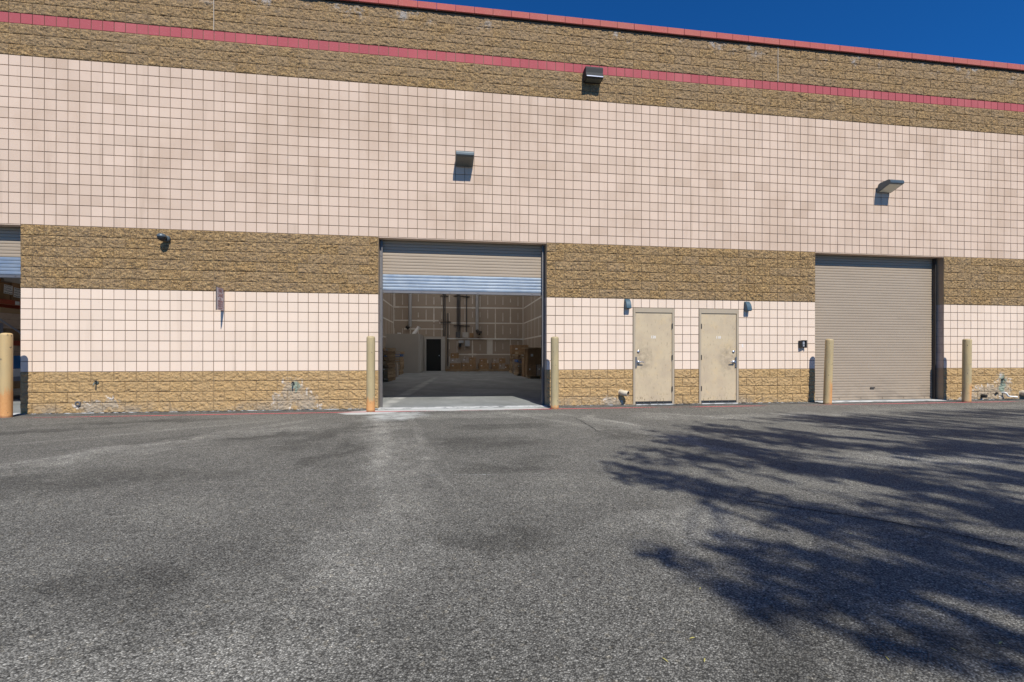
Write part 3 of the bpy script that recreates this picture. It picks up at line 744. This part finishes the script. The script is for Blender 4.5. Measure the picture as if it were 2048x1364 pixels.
sign.scale = (1, .84, 1)
e = empty('card_reader', (65.1*B, -.012, 6.95*B), 'small black intercom box on the wall left of the closed roller door', 'intercom', rot=(0, 0, R(16)))
k = MB(); k.box(-.075, .075, -.062, .022, -.085, .085); k.build('housing', BLACK, e, bevel=.004)
k = MB(); k.box(-.045, .02, -.066, -.062, -.005, .065); k.build('screen', GREYP, e)
k = MB(); k.box(-.045, .01, -.072, -.062, -.06, -.015); k.build('keypad', GREYP, e, bevel=.003)
k = MB(); k.box(.058, .082, -.085, .02, -.09, .09); k.box(-.082, .082, -.09, -.05, .085, .093); k.build('visor', BLACK, e)
e = empty('wall_sticker', (57.5*B, -.003, 6.72*B), 'small peeling white mark on the pink wall right of door 110', 'sticker')
text('lettering', 'E', .10, WHITE, e, FACE @ Matrix.Rotation(R(4), 4, 'Z'), .001)

def elbow(x, z, r, label, mat=PVC, yaw=40.):
    e = empty('drain_pipe', (x, 0, z), label, 'drain pipe'); k = MB(); n = 20; y = R(yaw)
    pts = [(0, .02, 0), (0, -.05, 0), (.012, -.10, -.002), (.012+.05*math.sin(y), -.10-.05*math.cos(y), -.006), (.012+.12*math.sin(y), -.10-.12*math.cos(y), -.012)]
    k.tube(pts, [r, r, r, r, r*1.0], n, 0, False); k.tube([pts[-1], pts[-2], pts[-3]], r*.88, n, 1, False)
    a, b = Vector(pts[-1]), Vector(pts[-2]); d = (a-b).normalized(); u = d.orthogonal().normalized(); w = d.cross(u); vs = []
    for rr in (r, r*.88): vs += [a+(u*math.cos(2*math.pi*i/n)+w*math.sin(2*math.pi*i/n))*rr for i in range(n)]
    k.add(vs, [(i, (i+1) % n, n+(i+1) % n, n+i) for i in range(n)])
    k.tube([(-.0, .03, 0), (0, -.006, 0)], r*1.15, n, 0)
    k.build('pipe', [mat, PIPEIN], e, smooth=True, fixn=False); return e
elbow(42.6*B, 1.42*B, .062, 'open cream drain elbow low on the wall left of door 120')
elbow(at(2043, 786, 0).x, .78*B, .075, 'open drain elbow cut off by the right edge of the picture')
q = at(1990, 791, 0)
e = empty('drain_spout', (q.x-.42, 0, .10), 'stubby black drain cap at the foot of the wall right of the last bollard', 'drain pipe')
MB().tube([(0, .02, 0), (0, -.06, 0), (.01, -.11, -.01)], [.045, .045, .04], 16).build('pipe', BLACK, e, smooth=True)
e = empty('drain_spout', (q.x+.02, 0, .17), 'small dark outlet below the green stain on the right', 'drain pipe')
MB().tube([(0, .02, 0), (0, -.045, -.008)], .028, 14).build('pipe', BLACK, e, smooth=True)
e = empty('condensate_pipe', (q.x+.22, 0, .15), 'thin white bent pipe running along the wall foot at far right', 'pipe')
MB().tube([(0, .02, .02), (-.0, -.05, .03), (.01, -.085, .01), (.05, -.09, -.055), (.10, -.09, -.07), (.34, -.085, -.085)], .02, 12).build('pipe', WHITE, e, smooth=True)
def spigot(x, z, label, group='hose taps on the base wall'):
    e = empty('hose_tap', (x, 0, z), label, 'tap', group)
    k = MB(); k.lathe([(.045, -.03), (.045, .022), (.03, .03)], (0, 0, 0), 14, axis='y'); k.tube([(0, -.02, 0), (0, -.085, 0), (0, -.115, -.03), (0, -.12, -.055)], [.018, .018, .017, .02], 12); k.build('spout', BRASS, e, smooth=True)
    k = MB(); k.tube([(0, -.06, 0), (0, -.065, .05)], .009, 8); k.lathe([(.036, .05), (.036, .06)], (0, -.065, 0), 10); k.build('valve_handle', STEELK, e); e.scale = (.75, .75, .75); return e
spigot(-10.46*B, 2.95*B, 'small dark tap on the base wall near the left bollard')
spigot(7.55*B, 2.72*B, 'greenish tap above the white lime stain on the base wall')
spigot(at(2003, 757, 0).x, 2.5*B, 'greenish tap above the green stain at far right')
e = empty('wall_outlet', (-2.45, 0, .19), 'round white-rimmed outlet hole low on the wall near the left bollard', 'outlet')
k = MB(); k.lathe([(.05, -.02), (.05, .025), (.03, .028), (.028, -.02)], (0, 0, 0), 16, axis='y'); k.build('ring', GUIDE, e, smooth=True)

# ------------------------------------------------------------------ inside the open bay
rm = empty('office_room', (3.4, 16.9, 0), 'low plastered office box built in the back left corner', 'room')
OT = Matrix.Translation((-3.4, -16.9, 0)) @ IT
c = iw(3.43, 16.9); d = iw(4.91, 19.6)
k = MB(OT); k.box(.01, c.x, c.y, -.01, .012, 2.28); k.build('room_wall', OFFW, rm)
k = MB(OT); k.box(c.x-.09, c.x+.012, c.y-.012, -.4, .012, 2.27); k.build('corner_trim', OFFT, rm)
vd = d.y-.05
k = MB(OT); k.box(c.x+.012, d.x, vd+.06, -.01, .012, 2.22); k.build('room_wall', OFFW, rm)
ua, ub = iw(3.74, 19.6).x, iw(4.64, 19.6).x
k = MB(OT); k.box(ua-.10, ua-.02, vd, vd+.06, .012, 2.12); k.box(ub+.02, ub+.10, vd, vd+.06, .012, 2.12); k.box(ua-.10, ub+.10, vd, vd+.06, 2.06, 2.14); k.box(d.x-.2, d.x, vd+.03, vd+.06, .012, 2.2); k.build('door_frame', OFFT, rm)
k = MB(OT); k.box(ua-.02, ub+.02, vd+.02, vd+.055, .012, 2.06); dr = k.build('room_door', DARK, rm)
k = MB(OT); k.lathe([(.02, 0), (.03, .03), (.026, .06)], (ub-.10, vd+.02, 1.0), 12, axis='y'); k.build('door_knob', CHROME, dr)
def ithing(name, label, cat, mb_fn, mat, group=None, part=None, smooth=False):
    mb = MB(IT); mb_fn(mb); o = mb.build(name, mat, smooth=smooth); return tag(o, label, cat, group)
def bu(px, py=700): q = at(px, py, 19.7); w = iw(q.x, q.y); return w.x
def bz(py, px=930): return at(px, py, 19.55).z
def duct(m):
    u = bu(820); m.tube([(u, -.25, 7.6), (u, -.25, bz(654)), (u-.02, -.25, bz(648))], .11, 14)
ithing('air_duct', 'round grey duct dropping down behind the office box', 'duct', duct, DUCT, smooth=True)
def lampy(m):
    u = bu(815.5); z = bz(656); m.tube([(u-.08, -.25, z+.08), (u+.02, -.27, z-.02), (u+.1, -.3, z+.07)], [.11, .12, .08], 12)
ithing('duct_elbow', 'dark elbow at the foot of the left duct', 'duct', lampy, STEELK, smooth=True)
def roll(m): u = bu(835); m.tube([(u-.22, -.9, 2.30), (u+.12, -.7, 2.78)], .11, 14); m.tube([(u+.12, -.7, 2.78), (u+.13, -.695, 2.8)], .14, 14)
ithing('paper_roll', 'short white tube leaning on top of the office box', 'roll', roll, PAPER, smooth=True)
def junk(m): u = bu(800); m.box(u-.2, u+.25, -.9, -.4, 2.28, 2.36); m.box(u-.1, u+.1, -.8, -.5, 2.36, 2.43)
ithing('flat_bundle', 'flat pale bundle lying on top of the office box', 'bundle', junk, PAPER)
def rail(m):
    m.tube([(bu(895), -.10, bz(677)), (W-.02, -.10, bz(678))], .028, 8)
ithing('white_pipe', 'long white pipe running along the back wall', 'pipe', rail, WHITE, smooth=True)
def pipes(px, w, ztop, zb, label, straps=()):
    e_ = empty('conduit_run', IT @ Vector((bu(px), 0, zb)), label, 'conduit', 'conduits on the back wall', -DEL)
    for k_, du in enumerate(w):
        mb = MB(); mb.tube([(du, -.06, ztop-zb), (du, -.06, 0)], .032, 8); mb.build('pipe', CONDUIT, e_, smooth=True)
    for z in straps:
        mb = MB(); mb.box(min(w)-.22, max(w)+.22, -.085, -.004, z-zb-.02, z-zb+.02); mb.build('strap', STEELK, e_)
pipes(888.5, (-.05, .05), 7.5, 2.25, 'pair of thin conduits left of the others on the back wall', (bz(592), bz(644.5)))
pipes(917, (-.09, 0., .09), 7.5, bz(673), 'bundle of three conduits ending in the grey box', (bz(591.5), bz(651)))
pipes(933, (0.,), 7.5, bz(665), 'single thin conduit ending in the white box', (bz(592), bz(651.5)))
pipes(895.5, (0.,), bz(626), .3, 'single long pipe standing beside the office door', (bz(644),))
def bx(px0, py0, px1, py1, name, mat, label, dep=.14):
    u0, u1, z0, z1 = bu(px0), bu(px1), bz(py1), bz(py0)
    e_ = empty(name, IT @ Vector(((u0+u1)/2, 0, z0)), label, 'electrical box', rz=-DEL)
    w_, h_ = (u1-u0)/2, z1-z0
    k_ = MB(); k_.box(-w_, w_, -dep, -.005, 0, h_); k_.build('enclosure', mat, e_, bevel=.01)
    k_ = MB(); k_.box(-w_*.92, w_*.92, -dep-.012, -dep, h_*.05, h_*.95); k_.build('cover', mat, e_)
bx(925, 664.5, 936.5, 675.5, 'panel_box', OFFT, 'white electrical panel above the white pipe')
bx(939, 666, 947, 675, 'electrical_box', CARD, 'tan box right of the white electrical panel')
bx(911.5, 664, 920, 675, 'electrical_box', CONDUIT, 'grey junction box at the foot of the conduit bundle')
bx(930, 681, 939.5, 692.5, 'electrical_box', DUCT, 'grey switch box below the white pipe')
bx(917, 681, 927, 686, 'electrical_box', DUCT, 'low pale box just below the white pipe')
bx(917, 686.5, 922.5, 694, 'electrical_box', BLACK, 'small black meter box below the white pipe', .22)
def rduct(m): u = bu(954); m.tube([(u, -.2, 7.6), (u, -.2, bz(661))], .10, 14)
ithing('air_duct', 'round grey duct right of the conduits on the back wall', 'duct', rduct, DUCT, smooth=True)
def heater(m):
    u, z = bu(957), bz(665); m.box(u-.13, u+.2, -.45, -.08, z-.06, z+.09); m.tube([(u-.1, -.2, z+.16), (u-.05, -.25, z+.05)], .11, 12); m.lathe([(.05, -.15), (.05, -.05)], (u+.05, -.25, z), 10)
ithing('unit_heater', 'black heater hanging under the right duct', 'heater', heater, STEELK)

# pallets
def pallet_mesh(name, mat, lx=1.2, ly=1.0):
    m = MB(); h = .135
    for y in (-ly/2+.02, 0, ly/2-.02): m.box(-lx/2, lx/2, y-.02, y+.02, .02, h-.02)
    k = 7
    for i in range(k):
        x = -lx/2+.05+i*(lx-.1)/(k-1); m.box(x-.05, x+.05, -ly/2, ly/2, h-.02, h)
    for x in (-lx/2+.06, 0, lx/2-.06): m.box(x-.05, x+.05, -ly/2, ly/2, 0, .02)
    return m.build(name, mat)
ORD = ['bottom', 'second', 'third', 'fourth', 'fifth', 'sixth', 'seventh', 'eighth', 'ninth', 'tenth', 'eleventh']
pw = pallet_mesh('pallet', WOOD); pb = pallet_mesh('blue_pallet', BLUEP); used = {pw: False, pb: False}
def put(src, loc, rz, label, group):
    o = src if not used[src] else src.copy()
    if used[src]: COL.objects.link(o)
    used[src] = True; o.location = loc; o.rotation_euler = (0, 0, rz); tag(o, label, 'pallet', group)
def stack(x, y, n, rz, where, group, blue=()):
    for i in range(n):
        s_ = pb if i in blue else pw
        put(s_, (x+random.uniform(-.035, .035), y+random.uniform(-.035, .035), .012+i*.137), rz+random.uniform(-.03, .03)+(math.pi if random.random() < .5 else 0),
            ('blue' if i in blue else 'bare wooden')+' pallet, '+ORD[i]+' from the floor in the '+where, group)
stack(2.08, 9.55, 10, R(82), 'tall left stack', 'pallets in the tall left stack')
stack(2.06, 15.2, 9, R(87), 'stack against the office box', 'pallets in the stack by the office box', (7,))
stack(1.70, 8.15, 10, R(86), 'front left stack', 'pallets in the front left stack', (0, 1, 2, 3, 4))
q = at(1054, 753, 12.2)
stack(9.0, 13.3, 9, R(88), 'right stack', 'pallets in the right stack', (5,))
stack(9.15, 16.2, 8, R(86), 'far right stack', 'pallets in the far right stack')

# cardboard
def carton(w, d, h, mat=CARD, nm='carton'):
    m = MB(); m.box(-w/2, w/2, -d/2, d/2, 0, h); o = m.build(nm, mat, bevel=.006)
    t = MB(); t.box(-w/2-.001, w/2+.001, -.025, .025, h, h+.002); t.box(-.025, .025, -d/2-.002, -d/2, h*.78, h+.001); t.build('tape', CARD, o)
    t = MB(); t.box(-w*.30, -w*.16, -d/2-.003, -d/2, h*.5, h*.66); t.build('shipping_label', PAPER, o); return o
def put_carton(x, y, z, w, d, h, label, group, rz=0.):
    o = carton(w, d, h, WRAP if any(t in label for t in ('shiny', 'wrapped', 'top left', 'lower right', 'upper left')) else CARD); o.location = (x, y, z); o.rotation_euler = (0, 0, -DEL+rz); return tag(o, label, 'box', group)
def back_load(pxc, items, where, Y=18.95):
    q_ = at(pxc, 742, Y); w_ = iw(q_.x, q_.y)
    p0 = IT @ Vector((w_.x, w_.y, .012))
    put(pw, p0, -DEL, 'bare wooden pallet under the cartons '+where, 'pallets along the back wall')
    for (du, z, w, d, h, nm) in items:
        p_ = IT @ Vector((w_.x+du, w_.y, 0)); put_carton(p_.x, p_.y, .15+z, w, d, h, nm+' carton on the pallet '+where, 'cartons along the back wall', random.uniform(-.04, .04))
back_load(910.5, [(0., 0, .68, .6, .38, 'bottom'), (-.02, .38, .64, .56, .30, 'shiny middle'), (-.03, .68, .50, .5, .32, 'topmost brown')], 'right beside the office door')
back_load(937.5, [(-.23, 0, .44, .6, .40, 'bottom left'), (.23, 0, .43, .6, .40, 'bottom right'), (-.2, .40, .42, .55, .32, 'top left'), (.22, .40, .42, .55, .33, 'top right')], 'below the grey switch box')
back_load(967, [(0, 0, .62, .6, .36, 'wide lower'), (-.02, .36, .44, .5, .30, 'small upper')], 'in the middle of the back wall')
back_load(996.5, [(-.2, 0, .42, .6, .38, 'lower left'), (.2, 0, .40, .6, .36, 'lower right'), (-.15, .38, .40, .5, .30, 'upper left'), (.24, .36, .40, .5, .32, 'upper right')], 'right of the middle along the back wall')
q = at(1014, 742, 18.9); put_carton(q.x, q.y, .012, .5, .5, .42, 'low dark carton on the floor near the back right corner', 'cartons along the back wall')
q = at(1027, 743, 17.6); put_carton(q.x+.05, q.y, .012, .52, .7, .95, 'tall wrapped carton standing near the back right corner', 'cartons along the right wall')
q = at(1038, 720, 15.4); put_carton(9.15, 16.2, .012+8*.137, .95, .95, .52, 'big brown carton on top of the far right pallet stack', 'cartons along the right wall')
put(pw, (9.12, 10.9, .012), R(88), 'bare wooden pallet under the big right-hand cartons', 'pallets along the right wall')
put_carton(8.72, 10.75, .15, .40, .8, .50, 'lower left of the big cartons by the right jamb', 'cartons along the right wall')
put_carton(9.16, 10.75, .15, .42, .8, .50, 'lower right of the big cartons by the right jamb', 'cartons along the right wall')
put_carton(8.92, 10.85, .66, .74, .8, .72, 'tall orange-brown carton on top of the big right-hand cartons', 'cartons along the right wall')
put_carton(9.0, 12.0, .012, .8, .7, .9, 'tall plain carton between the big cartons and the right pallet stack', 'cartons along the right wall')
put_carton(8.95, 14.75, .012, .7, .9, .8, 'wrapped carton between the two right-hand pallet stacks', 'cartons along the right wall')
put_carton(2.15, 12.4, .012, .8, .8, .7, 'wrapped carton between the two left pallet stacks', 'cartons along the left wall')
k = MB(); k.box(8.42, 9.5, 10.3, 11.4, 1.385, 1.43); tag(k.build('plywood_sheet', WOOD), 'flat board laid on top of the tall right-hand carton', 'board')

# ------------------------------------------------------------------ the left bay: a pallet rack seen past the door
rk = empty('storage_rack', (-6.4, 3.4, .012), 'grey pallet rack with red beams inside the left bay', 'rack')
for y in (1.6, 4.6):
    for x in (-.42, .42):
        k = MB(); k.box(x-.04, x+.04, y-3.4-.04, y-3.4+.04, 0, 4.2); k.build('upright', RACKG, rk)
for z in (.46, 1.36, 2.36):
    for x in (-.44, .44):
        k = MB(); k.box(x-.025, x+.025, -1.76, 1.16, z, z+.11); k.build('beam', ORANGE if z > 1 else RACKG, rk)
    k = MB(); k.box(-.40, .40, -1.76, 1.16, z+.085, z+.105); k.build('shelf', WOOD, rk)
k = MB(); k.tube([(.47, -1.5, 2.33), (.47, .55, 1.20)], .022, 8); k.build('brace', RACKG, rk)
def rackbox(y, z, w, d, h, label, mat=CARD, nm='carton', x=-6.2):
    m = MB(); m.box(-d/2, d/2, -w/2, w/2, 0, h); o = m.build(nm, mat, loc=(x, y, z), bevel=.008); tag(o, label, 'box', 'goods on the rack in the left bay'); return o
rackbox(2.62, 2.48, .42, .5, .42, 'left carton behind a handwritten sheet on the top shelf')
rackbox(3.10, 2.48, .44, .5, .44, 'right carton behind a handwritten sheet on the top shelf')
rackbox(2.95, 2.925, .5, .45, .25, 'pale carton stacked on the top shelf of the left rack', OFFT)
rackbox(2.45, 2.91, .36, .45, .3, 'brown carton at the left end of the top shelf')
rackbox(2.55, 1.48, .34, .4, .42, 'pale grey box on the middle shelf of the left rack', RACKG, 'grey_box')
rackbox(2.98, 1.48, .36, .4, .30, 'dark carton beside the pale grey box', CARD)
rackbox(2.55, .575, .5, .5, .28, 'white striped bundle on the lowest shelf of the left rack', PAPER, 'bundle')
rackbox(3.02, .575, .42, .5, .20, 'flat pale bundle beneath the blue bin', PAPER, 'bundle')
e = empty('storage_bin', (-6.15, 3.05, .78), 'bright blue open bin in the left bay rack', 'bin')
k = MB(); k.add([(-.18,-.15,0),(.18,-.15,0),(.18,.15,0),(-.18,.15,0),(-.22,-.19,.32),(.22,-.19,.32),(.22,.19,.32),(-.22,.19,.32)], [(3,2,1,0),(0,1,5,4),(1,2,6,5),(2,3,7,6),(3,0,4,7)]); k.build('tub', BLUEB, e)
k = MB()
for a in ((-.235,.235,-.205,-.19),(-.235,.235,.19,.205),(-.235,-.22,-.19,.19),(.22,.235,-.19,.19)): k.box(*a, .30, .325)
k.build('rim', BLUEB, e)
def sheet(y0, y1, z0, z1, lines, label, tilt):
    e_ = empty('paper_sign', (-5.945, (y0+y1)/2, (z0+z1)/2), label, 'paper sign', 'handwritten sheets on the rack', rot=(tilt, 0, 0))
    w_, h_ = (y1-y0)/2, (z1-z0)/2
    m = MB(); m.box(0, .002, -w_, w_, -h_, h_); m.build('sheet', PAPER, e_)
    m = MB()
    for i in range(lines):
        z = h_*.75-i*(1.5*h_/(lines-1)); y = -w_*.85
        while y < w_*.8:
            l = random.uniform(.012, .05); zz = z+random.uniform(-.006, .006); m.box(.002, .003, y, min(y+l, w_*.9), zz-.005-random.uniform(0, .006), zz+.006); y += l+random.uniform(.006, .02)
    m.build('handwriting', INK, e_)
sheet(2.66, 2.89, 2.62, 2.84, 4, 'bright handwritten sheet with four lines on the left carton', R(-3))
sheet(2.92, 3.18, 2.56, 2.80, 4, 'greyer handwritten sheet on the right carton', R(-4))
e = empty('paper_tag', (-5.93, 3.0, 2.42), 'small white tag on the red rack beam', 'tag')
k = MB(); k.box(0, .002, -.06, .06, -.045, .045); k.build('sheet', PAPER, e)

# ------------------------------------------------------------------ leaves on the ground
lm = MB(); L_ = .035
lm.add([(-L_, 0, .004), (-.3*L_, .2*L_, .009), (.4*L_, .17*L_, .011), (L_, 0, .005), (.4*L_, -.17*L_, .010), (-.3*L_, -.2*L_, .008)], [(0,5,4,3,2,1)])
l0 = lm.build('fallen_leaf', LEAFY, fixn=False); fst = True
for px, py, rz, sc, lab in ((1331, 1322, 2.0, 1.3, 'bright green leaf on the asphalt, nearest the bottom edge'), (1410, 1322, .9, 1.1, 'yellow leaf just right of the bright green one'), (1385, 1278, .1, 1.2, 'thin tan leaf above the green one'),
                            (1401, 1178, .8, 1., 'small yellow leaf at the edge of the tree shadow'), (2002, 1287, .3, 1.4, 'yellow leaf in the shade at the far right'), (1908, 1300, 1.7, 1., 'tan leaf in the lower right shade'), (1775, 1318, 1.2, 1.2, 'curled pale leaf at lower right'), (1702, 1068, 0., 1.2, 'tan leaf in the middle of the tree shadow')):
    o = l0 if fst else l0.copy()
    if not fst: COL.objects.link(o)
    fst = False; x, y = gp(px, py); o.location = (x, y, .003); o.rotation_euler = (0, 0, rz); o.scale = (sc*.36, sc*.36, sc*.36); tag(o, lab, 'leaf', 'leaves fallen on the asphalt')

# ------------------------------------------------------------------ the tree beside the yard (out of the frame, it throws the shade)
SX, SY = -.128, .855         # shadow shift per metre of height
def up(sx, sy, h): return Vector((sx-SX*h, sy-SY*h, h))
O = Vector((16.4, -18.0, 0))
tr = empty('shade_tree', O, 'feathery tree standing right of the camera that shades the asphalt', 'tree')
trunk = MB(); fork = Vector((15.9, -17.8, 6.5))
trunk.tube([O-O, Vector((.05, .1, .8)), Vector((-.25, .05, 3.4)), fork-O], [.32, .25, .22, .19], 12)
leaf = MB(); twig = MB()
YS = np.array([-12., -9.5, -8.7, -8.35, -7.8, -7.25, -6.4, -5.5, -4.35, -2.9, -2.3, -1.9]); XS = np.array([10., 8.2, 6.8, 6.1, 5.75, 6.0, 6.35, 6.4, 7.3, 8.9, 11.2, 15.])
rt = np.random.default_rng(5); sprays = []
while len(sprays) < 1380:
    x, y = rt.uniform(5.5, 17.5), rt.uniform(-12., -2.)
    if rt.random() > (1. if x < 12 else .45): continue
    xm = np.interp(y, YS, XS)
    if x < xm: continue
    d = min(1., .30+(x-xm)/1.3)
    un, vv = .52*x-.85*y, .85*x+.52*y
    nz = .45*vn(np.array([un*.75+31]), np.array([vv*1.9+47]), 0)[0]+.55*vn(np.array([un*1.3]), np.array([vv*5.2]), 1)[0]
    d *= 0. if nz < .37 else min(1., (nz-.37)/.14)
    if x > 8.3 and abs(y+5.55+.12*(x-9)) < .34: d *= .12
    if x > 9.5 and abs(y+3.5) < .22: d *= .35
    if y < -7.9: d *= .55
    if rt.random() > d: continue
    h = 8.+.30*(x-6)+.10*(y+8)+rt.normal(0, .6)
    sprays.append((up(x, y, h), (x, y)))
cent = [sprays[i][0] for i in rt.choice(len(sprays), 26, replace=False)]
for _ in range(4):
    grp = [[] for _ in cent]
    for p, _s in sprays: grp[min(range(len(cent)), key=lambda k: (cent[k]-p).length)].append(p)
    cent = [sum(g_, Vector())/len(g_) if g_ else c_ for g_, c_ in zip(grp, cent)]
for c_, g_ in zip(cent, grp):
    mid = fork.lerp(c_, .5)+Vector((0, 0, .7))
    trunk.tube([q_-O for q_ in (fork, fork.lerp(mid, .5)+Vector((0, 0, .3)), mid, mid.lerp(c_, .5)+Vector((0, 0, .12)), c_)], [.085, .06, .04, .022, .01], 6)
    for p in g_: twig.tube([c_-O, c_.lerp(p, .5)+Vector((0, 0, .08))-O, p-O], [.010, .008, .005], 4)
sd = Vector((-.52, .85, 0)).normalized()
for p, (x, y) in sprays:
    sc = .6 if y < -6.2 and x < 9 else .9
    d_ = (sd+Vector((rt.normal(0, .22), rt.normal(0, .2), rt.normal(-.05, .2)))).normalized(); ln = sc*rt.uniform(.5, 1.15)
    twig.tube([p-O, p+d_*ln-O], [.005, .003], 4)
    for i in range(int(rt.integers(22, 36))):
        t = rt.random(); q_ = p+d_*ln*(t-.4)+Vector(rt.normal(0, .045*(.6+.4*sc), 3))-O
        a = (d_*rt.uniform(.4, 1.)+Vector((rt.normal(0, .5), rt.normal(0, .5), rt.normal(-.3, .5)))).normalized(); b = Matrix.Rotation(rt.uniform(0, 6.28), 3, a) @ a.orthogonal().normalized()
        l, w = rt.uniform(.07, .13)*(.5+.5*sc), rt.uniform(.018, .034)
        leaf.add([q_-a*l, q_+b*w, q_+a*l, q_-b*w], [(0,1,2,3)])
trunk.build('trunk', BARK, tr, smooth=True, fixn=False)
twig.build('twigs', BARK, tr, fixn=False); leaf.build('crown', LEAF, tr, fixn=False)

# ------------------------------------------------------------------ light
SUN = Vector((-.15, 1., -1.17)).normalized()
sl = bpy.data.lights.new('sun', 'SUN'); sl.energy = 4.7; sl.angle = R(.5); sl.color = (1., .945, .85)
so = bpy.data.objects.new('sun', sl); COL.objects.link(so); so.rotation_euler = SUN.to_track_quat('-Z', 'Y').to_euler(); so.location = (0, -20, 30)
w = bpy.data.worlds.new('World'); S.world = w; w.use_nodes = True; nt = w.node_tree
bg = nt.nodes['Background']; sk = nt.nodes.new('ShaderNodeTexSky'); sk.sky_type = 'NISHITA'; sk.sun_disc = False
sk.sun_elevation = math.asin(-SUN.z); sk.sun_rotation = math.atan2(-SUN.x, -SUN.y); sk.altitude = 2500; sk.air_density = 1.; sk.dust_density = 1.; sk.ozone_density = 10.
tm = nt.nodes.new('ShaderNodeMix'); tm.data_type = 'RGBA'; tm.blend_type = 'MULTIPLY'; tm.inputs[0].default_value = 1.; tm.inputs[7].default_value = (.14, .63, .95, 1)
nt.links.new(sk.outputs[0], tm.inputs[6]); nt.links.new(tm.outputs[2], bg.inputs[0]); bg.inputs[1].default_value = .123
S.view_settings.view_transform = 'Standard'; S.view_settings.look = 'None'; S.view_settings.exposure = .2; S.view_settings.gamma = 1.
S.cycles.use_denoising = True; S.cycles.max_bounces = 8; S.cycles.diffuse_bounces = 5; S.cycles.transmission_bounces = 4
